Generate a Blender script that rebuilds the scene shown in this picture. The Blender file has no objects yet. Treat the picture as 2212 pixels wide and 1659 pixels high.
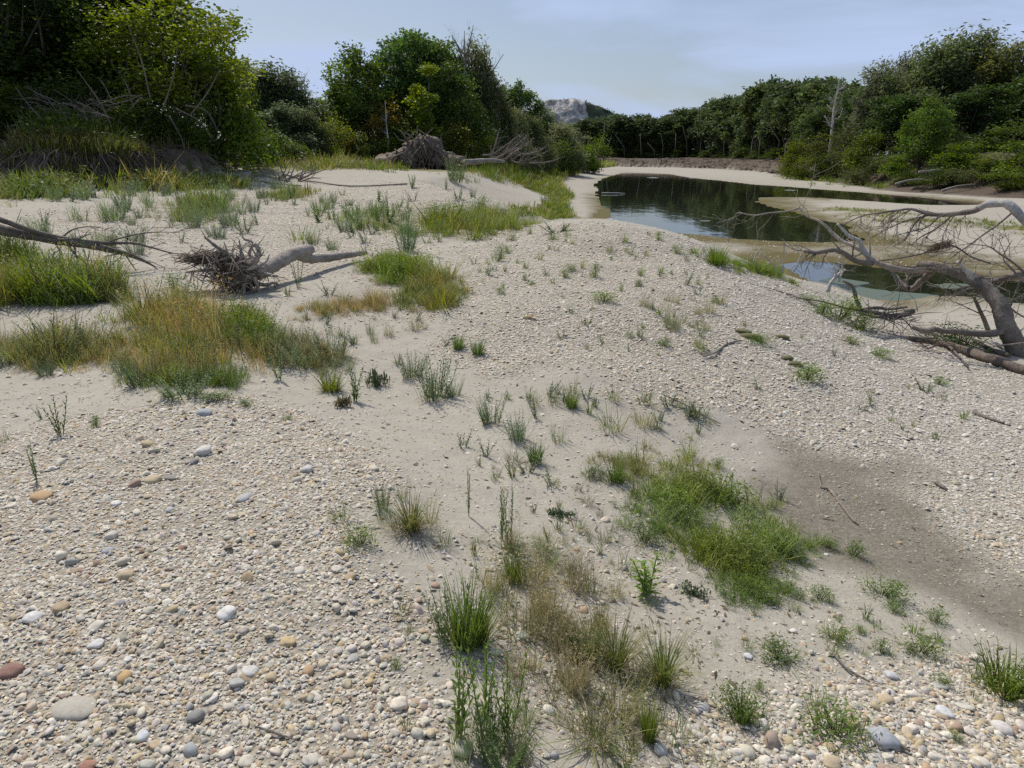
import bpy, math
import numpy as np
from mathutils import Vector, Matrix

sc = bpy.context.scene
COL = sc.collection
R = math.radians

# ------------------------------------------------------------------ camera
F_PX, CX, CY = 1522.0, 1106.0, 829.5          # photograph measured at 2212 x 1659
PITCH = R(18.0)
EYE = np.array([0.0, 0.0, 1.6])
cam_d = bpy.data.cameras.new("camera")
cam = bpy.data.objects.new("camera", cam_d)
COL.objects.link(cam)
cam.location = EYE
cam.rotation_euler = (R(90) - PITCH, 0, 0)
cam_d.sensor_width = 36.0
cam_d.lens = 36.0 * F_PX / 2212.0
cam_d.clip_start = 0.05
cam_d.clip_end = 6000
sc.camera = cam

# ------------------------------------------------------------------ light
SUN_AZ, SUN_EL = R(-32), R(52)                # azimuth measured from +y towards +x
to_sun = Vector((math.sin(SUN_AZ) * math.cos(SUN_EL), math.cos(SUN_AZ) * math.cos(SUN_EL), math.sin(SUN_EL)))
sun_d = bpy.data.lights.new("sun", "SUN")
sun_d.energy = 4.2
sun_d.angle = R(0.6)
sun_d.color = (1.0, 0.94, 0.85)
sun = bpy.data.objects.new("sun", sun_d)
COL.objects.link(sun)
sun.rotation_euler = (-to_sun).to_track_quat('-Z', 'Y').to_euler()
sun.location = (0, 0, 60)

world = bpy.data.worlds.new("World")
sc.world = world
world.use_nodes = True
wn, wl = world.node_tree.nodes, world.node_tree.links
wn.clear()
w_out = wn.new("ShaderNodeOutputWorld")
w_bg = wn.new("ShaderNodeBackground")
w_bg.inputs["Strength"].default_value = 0.082
sky = wn.new("ShaderNodeTexSky")
sky.sky_type = 'NISHITA'
sky.sun_disc = False
sky.sun_elevation = SUN_EL
sky.sun_rotation = SUN_AZ
sky.altitude = 100
sky.air_density = 1.0
sky.dust_density = 1.6
sky.ozone_density = 1.6
w_tc = wn.new("ShaderNodeTexCoord")
w_map = wn.new("ShaderNodeMapping")
w_map.inputs["Scale"].default_value = (1.0, 1.2, 4.5)
w_map.inputs["Location"].default_value = (0.35, 0.1, 0.2)
w_n1 = wn.new("ShaderNodeTexNoise")
w_n1.inputs["Scale"].default_value = 2.2
w_n1.inputs["Detail"].default_value = 7
w_n1.inputs["Roughness"].default_value = 0.52
w_n1.inputs["Distortion"].default_value = 0.4
w_r = wn.new("ShaderNodeValToRGB")
w_r.color_ramp.elements[0].position = 0.46
w_r.color_ramp.elements[0].color = (0.26, 0.26, 0.26, 1)
w_r.color_ramp.elements[1].position = 0.64
w_r.color_ramp.elements[1].color = (1.0, 1.0, 1.0, 1)
w_mix = wn.new("ShaderNodeMixRGB")
w_mix.inputs["Color2"].default_value = (6.0, 7.4, 10.5, 1)
wl.new(w_tc.outputs["Generated"], w_map.inputs["Vector"])
wl.new(w_map.outputs["Vector"], w_n1.inputs["Vector"])
wl.new(w_n1.outputs["Fac"], w_r.inputs["Fac"])
wl.new(w_r.outputs["Color"], w_mix.inputs["Fac"])
wl.new(sky.outputs["Color"], w_mix.inputs["Color1"])
wl.new(w_mix.outputs["Color"], w_bg.inputs["Color"])
wl.new(w_bg.outputs["Background"], w_out.inputs["Surface"])

sc.view_settings.view_transform = 'Standard'
sc.view_settings.look = 'None'
sc.view_settings.gamma = 1.0
sc.view_settings.exposure = 0.0
sc.view_settings.use_curve_mapping = False
sc.render.engine = 'CYCLES'
sc.cycles.max_bounces = 6
sc.cycles.diffuse_bounces = 3
sc.cycles.glossy_bounces = 2
sc.cycles.transmission_bounces = 3
sc.cycles.transparent_max_bounces = 4
sc.cycles.use_denoising = False

# ------------------------------------------------------------------ measuring the place
CP, SP = math.cos(PITCH), math.sin(PITCH)

def ray(px, py):
    """direction of the sight line through a point of the photograph"""
    r = (np.asarray(px, float) - CX) / F_PX
    u = (CY - np.asarray(py, float)) / F_PX
    return np.stack([r, CP + u * SP, -SP + u * CP], -1)

def at_z(px, py, z):
    d = ray(px, py)
    return EYE + d * ((z - EYE[2]) / d[..., 2])[..., None]

def at_y(px, py, y):
    d = ray(px, py)
    return EYE + d * (np.asarray(y, float) / d[..., 1])[..., None]

def Z4(x, y): return (1458 + .3408 * x, 378 + .3408 * y)
def Z5(x, y): return (.3662 * x, 378 + .3662 * y)
def Z6(x, y): return (.5117 * x, 810 + .5117 * y)
def Z7(x, y): return (648 + .5117 * x, 810 + .5117 * y)
def Z8(x, y): return (1350 + .5118 * x, 810 + .5118 * y)

W = -1.2                                      # water level
CTRL = [
 (0,1659,0),(600,1659,0),(1106,1659,-.03),(1600,1659,-.12),(2000,1659,-.15),(2212,1659,-.2),
 (0,1300,.02),(500,1250,.03),(850,1250,-.02),(1100,1350,-.10),(1350,1400,-.15),(1700,1450,-.2),(2000,1430,-.32),(2212,1450,-.38),
 (0,1000,-.05),(400,1000,0),(800,1000,-.06),(450,870,-.05),(100,860,-.17),(1000,1000,-.2),(1200,1100,-.22),(1400,1150,-.3),(1600,1250,-.33),
 (1850,1250,-.45),(2150,1300,-.55),(1650,950,-.5),(1850,1020,-.58),(2100,1200,-.58),(2212,1000,-.62),
 (700,830,-.22),(950,820,-.25),(1200,900,-.25),(1400,900,-.32),(300,760,-.15),(0,760,-.2),
 (1100,760,-.18),(1300,760,-.2),(1150,650,-.05),(1400,650,-.08),(1200,560,.08),(1350,560,.05),(1500,600,-.05),(1600,700,-.3),
 (1750,800,-.5),(1950,850,-.65),(2150,900,-.7),
 (1150,485,.14),(1250,480,.17),(1320,485,.14),(1400,494,.08),(1480,512,0),(1560,542,-.1),(1640,585,-.28),(1700,603,-.4),(1785,627,-.55),
 (1850,690,-.75),(1950,720,-.85),(2000,745,-.85),(2120,760,-.9),(2212,790,-.9),
 (1900,668,-1.1),(2050,668,-1.1),(2212,695,-1.08),
 (850,680,-.15),(650,620,-.1),(560,650,-.12),(400,720,-.08),(150,640,-.1),(0,600,0),
 (700,560,-.02),(950,560,0),(1050,515,.06),(900,500,.05),(600,500,.1),(300,500,.15),(0,480,.25),
 (300,440,.3),(0,430,.5),(600,430,.25),(900,440,.25),(1050,440,.2),
 (600,397,.45),(850,397,.5),(950,387,.55),(1050,395,.45),(1150,420,.1),
 (400,395,.55),(200,398,.6),(650,372,.85),(1000,372,.6),(880,366,.7),
 (1180,462,-.6),(1230,472,-.95),(1240,430,-.9),(1260,402,-.95),(1200,387,-.6),(1130,375,.1),(1230,367,-.5),(1310,358,-.9),
 (1750,445,-1.12),(1900,470,-.98),(2212,500,-.95),(2050,520,-1.05),(2150,455,-1.1),
 (1345,360,-1.05),(1450,361.5,-1.05),(1560,365,-1.05),(1650,371,-1.05),(1690,377,-1.05),(1850,399,-1.05),(2010,419,-1.05),(1260,358,-.95),
 (1750,395,-1.08),(1950,415,-1.08),(1550,375,-1.08),(2212,428,-1.0),
]
cp = np.array([at_z(a, b, z) for a, b, z in CTRL])
WPTS = [(0,-3,0),(-5,-3,0),(5,-3,-.3),(-6,1,0.02),(6,1,-.5),(-9,4,-.15),(9,4,-.75),(-14,8,0.1),(13,8,-.95),(20,12,-1.05),(-22,14,.4),
        (1.5,20,-.95),(4,19,-1.1),(5.5,17,-1.12),(7.5,15.5,-1.15),(3,24,-1.1),
        (-40,30,.7),(-60,60,1.2),(-20,60,1.1),(-10,60,.9),(-8,90,.8),(0,120,.3),(15,220,-.9),(50,220,-.9),(40,180,-1.0),(-40,150,1.),(60,200,-.5),(120,200,-.5),(0,500,0),(-400,500,1),(400,500,0),
        (60,40,-1.0),(70,80,-1.0),(100,30,-1)]
cp = np.concatenate([cp, np.array(WPTS, float)])

def warp(x, y):
    yy = np.maximum(np.asarray(y, float) + 6.0, 1.0)
    return np.stack([np.asarray(x, float) / yy * 1.6, np.log(yy)], -1)

def _phi(r2):
    return np.where(r2 > 1e-12, 0.5 * r2 * np.log(np.maximum(r2, 1e-12)), 0)

_q = warp(cp[:, 0], cp[:, 1])
_n = len(_q)
_A = np.zeros((_n + 3, _n + 3))
_A[:_n, :_n] = _phi(((_q[:, None] - _q[None]) ** 2).sum(-1)) + np.eye(_n) * 2e-4
_P = np.concatenate([np.ones((_n, 1)), _q], 1)
_A[:_n, _n:] = _P
_A[_n:, :_n] = _P.T
_wt = np.linalg.solve(_A, np.concatenate([cp[:, 2], np.zeros(3)]))

def tps(x, y):
    q = warp(x, y)
    out = np.empty(len(q))
    for i in range(0, len(q), 20000):
        s = q[i:i + 20000]
        r2 = (s[:, None, 0] - _q[None, :, 0]) ** 2 + (s[:, None, 1] - _q[None, :, 1]) ** 2
        out[i:i + 20000] = _phi(r2) @ _wt[:_n] + _wt[_n] + s @ _wt[_n + 1:]
    return out

# value noise in numpy
_perm = np.random.default_rng(5).random((256, 256))
def vnoise(x, y, seed=0):
    x = np.asarray(x, float) + seed * 17.31
    y = np.asarray(y, float) + seed * 9.77
    xi, yi = np.floor(x).astype(int), np.floor(y).astype(int)
    fx, fy = x - xi, y - yi
    fx = fx * fx * (3 - 2 * fx); fy = fy * fy * (3 - 2 * fy)
    g = lambda a, b: _perm[a & 255, b & 255]
    return (g(xi, yi) * (1 - fx) + g(xi + 1, yi) * fx) * (1 - fy) + (g(xi, yi + 1) * (1 - fx) + g(xi + 1, yi + 1) * fx) * fy
def fbm(x, y, s, o=4, seed=0):
    t, a, n = 0, 1.0, 0
    for k in range(o):
        t = t + a * (vnoise(np.asarray(x) * s * 2 ** k, np.asarray(y) * s * 2 ** k, seed + k * 3) - .5) * 2
        n += a; a *= .5
    return t / n

def seg_dist(x, y, poly, closed):
    P = np.asarray(poly, float)[:, :2]
    A = P if closed else P[:-1]
    B = np.roll(P, -1, 0) if closed else P[1:]
    best = np.full(len(x), 1e18); side = np.zeros(len(x))
    for a, b in zip(A, B):
        e = b - a
        L = max((e ** 2).sum(), 1e-9)
        vx, vy = x - a[0], y - a[1]
        t = np.clip((vx * e[0] + vy * e[1]) / L, 0, 1)
        d = (vx - t * e[0]) ** 2 + (vy - t * e[1]) ** 2
        m = d < best
        best = np.where(m, d, best)
        side = np.where(m, np.sign(e[0] * vy - e[1] * vx), side)
    return np.sqrt(best), side

def inside(x, y, poly):
    P = np.asarray(poly, float)[:, :2]
    c = np.zeros(len(x), bool)
    j = len(P) - 1
    for i in range(len(P)):
        xi, yi, xj, yj = P[i, 0], P[i, 1], P[j, 0], P[j, 1]
        if yi != yj:
            c ^= ((yi > y) != (yj > y)) & (x < (xj - xi) * (y - yi) / (yj - yi) + xi)
        j = i
    return c

def sdf(x, y, poly):
    d, _ = seg_dist(x, y, poly, True)
    return np.where(inside(x, y, poly), -d, d)

MAIN_POOL = [at_z(a, b, W) for a, b in [(1352,371),(1300,386),(1286,397),(1290,428),(1305,445),(1323,462),(1312,480),(1390,494),(1479,505),(1560,513),
             (1646,519),(1760,523),(1864,519),(1857,511),(1829,486),(1728,463),(1670,448),(1627,436),(1645,427),(1740,426),(1856,434),(2012,445),(2149,443),
             (2110,437),(1934,421),(1779,409),(1623,398),(1478,382),(1440,375)]]
NEAR_POND = [at_z(a, b, W) for a, b in [(1690,571),(1735,598),(1785,621),(1887,653),(1960,649),(2030,641),(2120,649),(2212,663),(2420,690),(2420,612),
             (2212,600),(2080,592),(1935,583),(1800,568),(1740,566)]]
LEFT_BANK = [(-60, 9), (-30, 15)] + [tuple(at_z(a, b, .6)[:2]) for a, b in [(0,402),(120,402),(230,400),(330,397),(430,391),(520,374)]] + [(-17, 43), (-19, 60)]
RIGHT_BANK = [(-16, 260)] + [tuple(at_z(a, b, -1.05)[:2]) for a, b in [(1240,357.5),(1345,360),(1450,361.5),(1560,365),(1650,371),(1690,377),(1750,389),(1850,399),
              (1920,409),(2010,419),(2100,426),(2212,431)]] + [(75, 45), (110, 30)]

def sstep(t):
    t = np.clip(t, 0, 1)
    return t * t * (3 - 2 * t)

def hz(x, y):
    x = np.atleast_1d(np.asarray(x, float)); y = np.atleast_1d(np.asarray(y, float))
    h = tps(x, y)
    dist = np.hypot(x, y)
    h = h + fbm(x, y, .9, 3, 1) * .035 * np.clip(dist / 6, .25, 1.5) + fbm(x, y, 3.0, 2, 4) * .009
    d, s = seg_dist(x, y, LEFT_BANK, False)
    dl = d * s + fbm(x, y, .5, 3, 7) * 1.3 + fbm(x, y, 2.6, 3, 17) * .5
    h = h + (1.12 + .35 * fbm(x, y, .22, 2, 9)) * sstep(dl / 1.1) + np.where(dl > 0, np.minimum(dl, 8) * .06 + fbm(x, y, .8, 3, 11) * .15, 0)
    d, s = seg_dist(x, y, RIGHT_BANK, False)
    dr = d * s + fbm(x, y, .12, 3, 8) * 1.5
    near = np.clip((110 - y) / 40, 0, 1)
    h = h + (1.7 + 1.0 * near) * sstep(dr / (1.7 + 4.0 * near)) + np.where(dr > 0, fbm(x, y, .3, 3, 12) * .3, 0)
    far = np.clip((y - 25) / 15, 0, 1)
    edge = fbm(x, y, .35, 3, 20) * .35
    qm, qn = sdf(x, y, MAIN_POOL) + edge, sdf(x, y, NEAR_POND) + edge * .5
    q = np.minimum(qm, qn)
    shore = np.minimum(np.maximum(h, W + .012 + .02 * np.clip(q, 0, 4)), np.where((qm < 14) & (y > 15), np.maximum(W + .03 + .05 * qm + .012 * qm * qm + .02 * np.maximum(qm - 3, 0) ** 2, W + .015), 99))
    h = np.where(q < 0, W - np.minimum(.02 + .12 * np.maximum(-q, 0), .8), shore)
    return h

def ground(px, py):
    """where the sight line meets the ground"""
    d = ray(px, py)
    t = np.exp(np.linspace(math.log(1.0), math.log(320), 420))
    p = EYE + d[None] * t[:, None]
    below = p[:, 2] < np.maximum(hz(p[:, 0], p[:, 1]), W)
    if not below.any():
        return p[-1]
    i = int(np.argmax(below))
    a, b = (t[i - 1] if i else .5), t[i]
    tt = np.linspace(a, b, 24)
    p = EYE + d[None] * tt[:, None]
    below = p[:, 2] < np.maximum(hz(p[:, 0], p[:, 1]), W)
    return p[int(np.argmax(below))]

def gpoly(pts):
    """corner points given on the photograph (or, with three numbers, straight on the ground)"""
    return [ground(*p) if len(p) == 2 else np.array(p[:2] + (0,)) for p in pts]

# ------------------------------------------------------------------ building helpers
TRIS = [0]
def mk(name, V, Fc, mat, parent=None, col=None, smooth=True, link=True):
    V = np.asarray(V, np.float32); Fc = np.asarray(Fc, np.int32)
    me = bpy.data.meshes.new(name)
    k = Fc.shape[1]
    me.vertices.add(len(V)); me.vertices.foreach_set("co", V.ravel())
    me.loops.add(Fc.size); me.loops.foreach_set("vertex_index", Fc.ravel())
    me.polygons.add(len(Fc)); me.polygons.foreach_set("loop_start", np.arange(0, Fc.size, k, dtype=np.int32))
    me.polygons.foreach_set("use_smooth", np.full(len(Fc), smooth))
    if col is not None:
        at = me.color_attributes.new("tone", 'FLOAT_COLOR', 'POINT')
        c = np.ones((len(V), 4), np.float32); c[:, :3] = np.asarray(col)[:, :3]
        at.data.foreach_set("color", c.ravel())
    me.update(); me.validate()
    if mat is not None:
        me.materials.append(mat)
    TRIS[0] += len(Fc) * (k - 2)
    ob = bpy.data.objects.new(name, me)
    if link:
        COL.objects.link(ob)
    if parent is not None:
        ob.parent = parent
    return ob

def tag(o, label=None, cat=None, group=None, kind=None):
    if label: o["label"] = label
    if cat: o["category"] = cat
    if group: o["group"] = group
    if kind: o["kind"] = kind
    return o

def empty(name, loc=(0, 0, 0), rz=0.0):
    o = bpy.data.objects.new(name, None)
    o.empty_display_size = .2
    o.location = loc; o.rotation_euler = (0, 0, rz)
    COL.objects.link(o)
    return o

def copy_tree(o, parent=None):
    c = o.copy(); COL.objects.link(c)
    if parent is not None: c.parent = parent
    for ch in o.children:
        copy_tree(ch, c)
    return c

class Geo:
    def __init__(s): s.v, s.f, s.c, s.n = [], [], [], 0
    def add(s, V, Fc, C=None):
        V = np.asarray(V, float); Fc = np.asarray(Fc, int)
        if C is None: C = np.ones((len(V), 3))
        C = np.broadcast_to(np.asarray(C, float), (len(V), 3))
        s.v.append(V); s.f.append(Fc + s.n); s.c.append(C); s.n += len(V)
    def arr(s):
        return np.concatenate(s.v), np.concatenate(s.f), np.concatenate(s.c)
    def build(s, name, mat, parent=None, smooth=True):
        V, Fc, C = s.arr()
        return mk(name, V, Fc, mat, parent, C, smooth)

def smooth_line(P, n, rad=None):
    """Catmull-Rom through P, n points per span"""
    P = np.asarray(P, float)
    E = np.concatenate([[2 * P[0] - P[1]], P, [2 * P[-1] - P[-2]]])
    out, rr = [], []
    for i in range(1, len(E) - 2):
        for t in np.linspace(0, 1, n, endpoint=False):
            a, b, c, d = E[i - 1], E[i], E[i + 1], E[i + 2]
            out.append(.5 * (2 * b + (c - a) * t + (2 * a - 5 * b + 4 * c - d) * t * t + (3 * b - a - 3 * c + d) * t ** 3))
            if rad is not None: rr.append(rad[i - 1] * (1 - t) + rad[i] * t)
    out.append(P[-1])
    if rad is not None: rr.append(rad[-1])
    return (np.array(out), np.array(rr)) if rad is not None else np.array(out)

def tube(P, r, sides=6, rng=None, lump=0.0):
    P = np.asarray(P, float); n = len(P)
    r = np.broadcast_to(np.asarray(r, float), (n,))
    T = np.gradient(P, axis=0)
    T /= np.maximum(np.linalg.norm(T, axis=1, keepdims=True), 1e-9)
    up = np.array([0, 0, 1.0]) if abs(T[0, 2]) < .9 else np.array([1.0, 0, 0])
    a = np.cross(T, up); a /= np.maximum(np.linalg.norm(a, axis=1, keepdims=True), 1e-9)
    b = np.cross(T, a)
    th = np.linspace(0, 2 * np.pi, sides, endpoint=False)
    rr = r[:, None] * np.ones(sides)
    if lump and rng is not None:
        rr = rr * (1 + lump * rng.normal(size=(n, sides)))
    V = P[:, None] + rr[..., None] * (a[:, None] * np.cos(th)[None, :, None] + b[:, None] * np.sin(th)[None, :, None])
    V = np.concatenate([V.reshape(-1, 3), P[[0]], P[[-1]]])
    i = np.arange(n - 1)[:, None] * sides; j = np.arange(sides)[None]; j2 = (j + 1) % sides
    q = np.stack([i + j, i + j2, i + sides + j2, i + sides + j], -1).reshape(-1, 4)
    tri = np.concatenate([q[:, [0, 1, 2]], q[:, [0, 2, 3]]])
    c0, c1 = n * sides, n * sides + 1
    jj = np.arange(sides)
    cap = np.concatenate([np.stack([np.full(sides, c0), (jj + 1) % sides, jj], -1),
                          np.stack([np.full(sides, c1), (n - 1) * sides + jj, (n - 1) * sides + (jj + 1) % sides], -1)])
    return V, np.concatenate([tri, cap])

def ico(sub):
    t = (1 + 5 ** .5) / 2
    V = np.array([(-1,t,0),(1,t,0),(-1,-t,0),(1,-t,0),(0,-1,t),(0,1,t),(0,-1,-t),(0,1,-t),(t,0,-1),(t,0,1),(-t,0,-1),(-t,0,1)], float)
    V /= np.linalg.norm(V[0])
    Fc = [(0,11,5),(0,5,1),(0,1,7),(0,7,10),(0,10,11),(1,5,9),(5,11,4),(11,10,2),(10,7,6),(7,1,8),(3,9,4),(3,4,2),(3,2,6),(3,6,8),(3,8,9),(4,9,5),(2,4,11),(6,2,10),(8,6,7),(9,8,1)]
    V = list(map(tuple, V))
    for _ in range(sub):
        mid, out = {}, []
        def m(a, b):
            k = (min(a, b), max(a, b))
            if k not in mid:
                p = (np.array(V[a]) + V[b]) / 2; p /= np.linalg.norm(p)
                V.append(tuple(p)); mid[k] = len(V) - 1
            return mid[k]
        for a, b, c in Fc:
            x, y, z = m(a, b), m(b, c), m(c, a)
            out += [(a, x, z), (b, y, x), (c, z, y), (x, y, z)]
        Fc = out
    return np.array(V), np.array(Fc)

# ------------------------------------------------------------------ materials
def new_mat(name):
    m = bpy.data.materials.new(name); m.use_nodes = True
    nt = m.node_tree; nt.nodes.clear()
    out = nt.nodes.new("ShaderNodeOutputMaterial")
    b = nt.nodes.new("ShaderNodeBsdfPrincipled")
    nt.links.new(b.outputs[0], out.inputs[0])
    return m, nt, b, out

def N(nt, kind, **kw):
    n = nt.nodes.new(kind)
    for k, v in kw.items():
        if k in n.inputs.keys(): n.inputs[k].default_value = v
        else: setattr(n, k, v)
    return n

def mixc(nt, fac, a, b, mode='MIX'):
    n = nt.nodes.new("ShaderNodeMixRGB"); n.blend_type = mode
    for k, v in (("Fac", fac), ("Color1", a), ("Color2", b)):
        if hasattr(v, "is_output"): nt.links.new(v, n.inputs[k])
        else: n.inputs[k].default_value = v if k == "Fac" else tuple(v) + (1,)
    return n.outputs[0]

def mth(nt, op, a, b=0.0):
    n = nt.nodes.new("ShaderNodeMath"); n.operation = op
    for i, v in enumerate((a, b)):
        if hasattr(v, "is_output"): nt.links.new(v, n.inputs[i])
        else: n.inputs[i].default_value = v
    return n.outputs[0]

def ramp(nt, fac, stops):
    n = nt.nodes.new("ShaderNodeValToRGB")
    e = n.color_ramp.elements
    while len(e) < len(stops): e.new(.5)
    for el, (p, c) in zip(e, stops):
        el.position = p; el.color = tuple(c) + (1,) if hasattr(c, "__len__") else (c, c, c, 1)
    nt.links.new(fac, n.inputs[0])
    return n.outputs[0]

def bump(nt, h, strength, dist, b, normal=None):
    n = nt.nodes.new("ShaderNodeBump")
    n.inputs["Strength"].default_value = strength; n.inputs["Distance"].default_value = dist
    nt.links.new(h, n.inputs["Height"])
    if normal is not None: nt.links.new(normal, n.inputs["Normal"])
    if b is not None: nt.links.new(n.outputs[0], b.inputs["Normal"])
    return n.outputs[0]

# ground
M_ground, nt, b, _ = new_mat("river_ground")
pos = N(nt, "ShaderNodeNewGeometry").outputs["Position"]
m1 = N(nt, "ShaderNodeAttribute", attribute_name="m1").outputs["Color"]
m2 = N(nt, "ShaderNodeAttribute", attribute_name="m2").outputs["Color"]
s1 = N(nt, "ShaderNodeSeparateColor"); nt.links.new(m1, s1.inputs[0])
s2 = N(nt, "ShaderNodeSeparateColor"); nt.links.new(m2, s2.inputs[0])
def nz(scale, detail=4, rough=.55):
    n = N(nt, "ShaderNodeTexNoise", Scale=scale, Detail=detail, Roughness=rough)
    nt.links.new(pos, n.inputs["Vector"]); return n.outputs["Fac"]
n_big, n_mid, n_fine, n_grit = nz(.7), nz(5, 5), nz(38, 4, .7), nz(210, 2, .7)
sand = mixc(nt, ramp(nt, n_mid, [(.3, 0), (.7, 1)]), (.36, .33, .27), (.435, .40, .33))
sand = mixc(nt, ramp(nt, n_grit, [(.35, .55), (.62, 0)]), sand, (.21, .19, .155))
vor = N(nt, "ShaderNodeTexVoronoi", Scale=38.0); nt.links.new(pos, vor.inputs["Vector"])
vs = N(nt, "ShaderNodeSeparateColor"); nt.links.new(vor.outputs["Color"], vs.inputs[0])
stones = ramp(nt, vs.outputs[0], [(0, (.20, .175, .135)), (.2, (.345, .305, .24)), (.45, (.43, .39, .315)), (.62, (.33, .315, .285)), (.75, (.41, .335, .23)), (.92, (.57, .545, .48))])
stones = mixc(nt, ramp(nt, vor.outputs["Distance"], [(.32, 0), (.62, .75)]), stones, (.25, .22, .175))
gfac = mth(nt, 'MULTIPLY', s1.outputs[0], ramp(nt, n_fine, [(.30, .45), (.55, 1)]))
c = mixc(nt, gfac, sand, stones)
damp = mixc(nt, n_mid, (.13, .112, .083), (.18, .158, .12))
c = mixc(nt, mth(nt, 'MULTIPLY', s1.outputs[1], ramp(nt, n_fine, [(.3, .55), (.6, 1)])), c, damp)
alg = mixc(nt, ramp(nt, n_mid, [(.35, 0), (.6, 1)]), (.12, .075, .022), (.095, .09, .026))
c = mixc(nt, mth(nt, 'MULTIPLY', s1.outputs[2], ramp(nt, n_fine, [(.2, .75), (.45, 1)])), c, alg)
soil = mixc(nt, n_mid, (.065, .048, .034), (.125, .095, .07))
c = mixc(nt, s2.outputs[0], c, soil)
turf = mixc(nt, ramp(nt, n_fine, [(.35, 0), (.62, 1)]), (.095, .10, .035), (.17, .165, .06))
c = mixc(nt, mth(nt, 'MULTIPLY', s2.outputs[1], ramp(nt, n_mid, [(.25, .5), (.55, 1)])), c, turf)
nt.links.new(c, b.inputs["Base Color"])
b.inputs["Roughness"].default_value = .93
b.inputs["Specular IOR Level"].default_value = .25
h = mth(nt, 'ADD', mth(nt, 'MULTIPLY', n_fine, .6), mth(nt, 'MULTIPLY', mth(nt, 'SUBTRACT', 1.0, vor.outputs["Distance"]), mth(nt, 'MULTIPLY', s1.outputs[0], .9)))
nb = bump(nt, h, .55, .018, None)
nb2 = bump(nt, n_mid, .5, .05, None, nb)
bump(nt, n_grit, .4, .005, b, nb2)

# pebbles: the tone of each stone is stored in the mesh or in the object's colour
def stone_mat(name, per_object):
    m, nt, b, _ = new_mat(name)
    if per_object:
        base = N(nt, "ShaderNodeObjectInfo").outputs["Color"]
    else:
        base = N(nt, "ShaderNodeAttribute", attribute_name="tone").outputs["Color"]
    pos = N(nt, "ShaderNodeNewGeometry").outputs["Position"]
    n1 = N(nt, "ShaderNodeTexNoise", Scale=70.0, Detail=4.0, Roughness=.6); nt.links.new(pos, n1.inputs["Vector"])
    n2 = N(nt, "ShaderNodeTexNoise", Scale=320.0, Detail=2.0); nt.links.new(pos, n2.inputs["Vector"])
    c = mixc(nt, ramp(nt, n1.outputs["Fac"], [(.35, .42), (.6, 0)]), base, (.26, .225, .17))
    c = mixc(nt, ramp(nt, n2.outputs["Fac"], [(.6, 0), (.75, .35)]), c, (.62, .60, .55))
    nt.links.new(c, b.inputs["Base Color"])
    b.inputs["Roughness"].default_value = .78
    b.inputs["Specular IOR Level"].default_value = .3
    bump(nt, n1.outputs["Fac"], .3, .006, b)
    return m
M_pebble = stone_mat("pebble_stone", False)
M_stone = stone_mat("single_stone", True)

M_moss, nt, b, _ = new_mat("moss")
pos = N(nt, "ShaderNodeNewGeometry").outputs["Position"]
n1 = N(nt, "ShaderNodeTexNoise", Scale=60.0, Detail=4.0); nt.links.new(pos, n1.inputs["Vector"])
nt.links.new(mixc(nt, n1.outputs["Fac"], (.10, .085, .03), (.15, .15, .07)), b.inputs["Base Color"])
b.inputs["Roughness"].default_value = .95
bump(nt, n1.outputs["Fac"], .8, .01, b)

def leaf_mat(name, trans=.35, rough=.55):
    m, nt, b, out = new_mat(name)
    base = N(nt, "ShaderNodeAttribute", attribute_name="tone").outputs["Color"]
    tint = N(nt, "ShaderNodeObjectInfo").outputs["Color"]
    c = mixc(nt, 1.0, base, tint, 'MULTIPLY')
    nt.links.new(c, b.inputs["Base Color"])
    b.inputs["Roughness"].default_value = rough
    b.inputs["Specular IOR Level"].default_value = .3
    t = N(nt, "ShaderNodeBsdfTranslucent")
    hs = N(nt, "ShaderNodeHueSaturation", Value=1.5, Saturation=1.15); nt.links.new(c, hs.inputs["Color"])
    nt.links.new(hs.outputs[0], t.inputs["Color"])
    mx = N(nt, "ShaderNodeMixShader", Fac=trans)
    nt.links.new(b.outputs[0], mx.inputs[1]); nt.links.new(t.outputs[0], mx.inputs[2])
    nt.links.new(mx.outputs[0], out.inputs[0])
    return m
M_leaf = leaf_mat("tree_leaf", .42)
M_grass = leaf_mat("grass_blade", .30, .6)

def wood_mat(name, a, bb, crack, scale=1.0):
    m, nt, b, _ = new_mat(name)
    tc = N(nt, "ShaderNodeTexCoord").outputs["Object"]
    mp = N(nt, "ShaderNodeMapping"); nt.links.new(tc, mp.inputs[0])
    n1 = N(nt, "ShaderNodeTexNoise", Scale=9.0 * scale, Detail=5.0, Roughness=.65); nt.links.new(mp.outputs[0], n1.inputs["Vector"])
    n2 = N(nt, "ShaderNodeTexNoise", Scale=55.0 * scale, Detail=4.0, Roughness=.7, Distortion=.8); nt.links.new(mp.outputs[0], n2.inputs["Vector"])
    tone = N(nt, "ShaderNodeAttribute", attribute_name="tone").outputs["Color"]
    c = mixc(nt, ramp(nt, n1.outputs["Fac"], [(.35, 0), (.65, 1)]), a, bb)
    c = mixc(nt, ramp(nt, n2.outputs["Fac"], [(.36, .8), (.52, 0)]), c, crack)
    c = mixc(nt, 1.0, c, tone, 'MULTIPLY')
    nt.links.new(c, b.inputs["Base Color"])
    b.inputs["Roughness"].default_value = .85
    b.inputs["Specular IOR Level"].default_value = .25
    bump(nt, n2.outputs["Fac"], .9, .016, b)
    return m
M_drift = wood_mat("weathered_wood", (.24, .21, .18), (.36, .325, .285), (.11, .092, .075))
M_dead = wood_mat("dead_bark", (.17, .142, .118), (.27, .235, .20), (.07, .055, .045))
M_bleach = wood_mat("bleached_wood", (.42, .40, .37), (.56, .54, .50), (.22, .2, .18))
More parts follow.
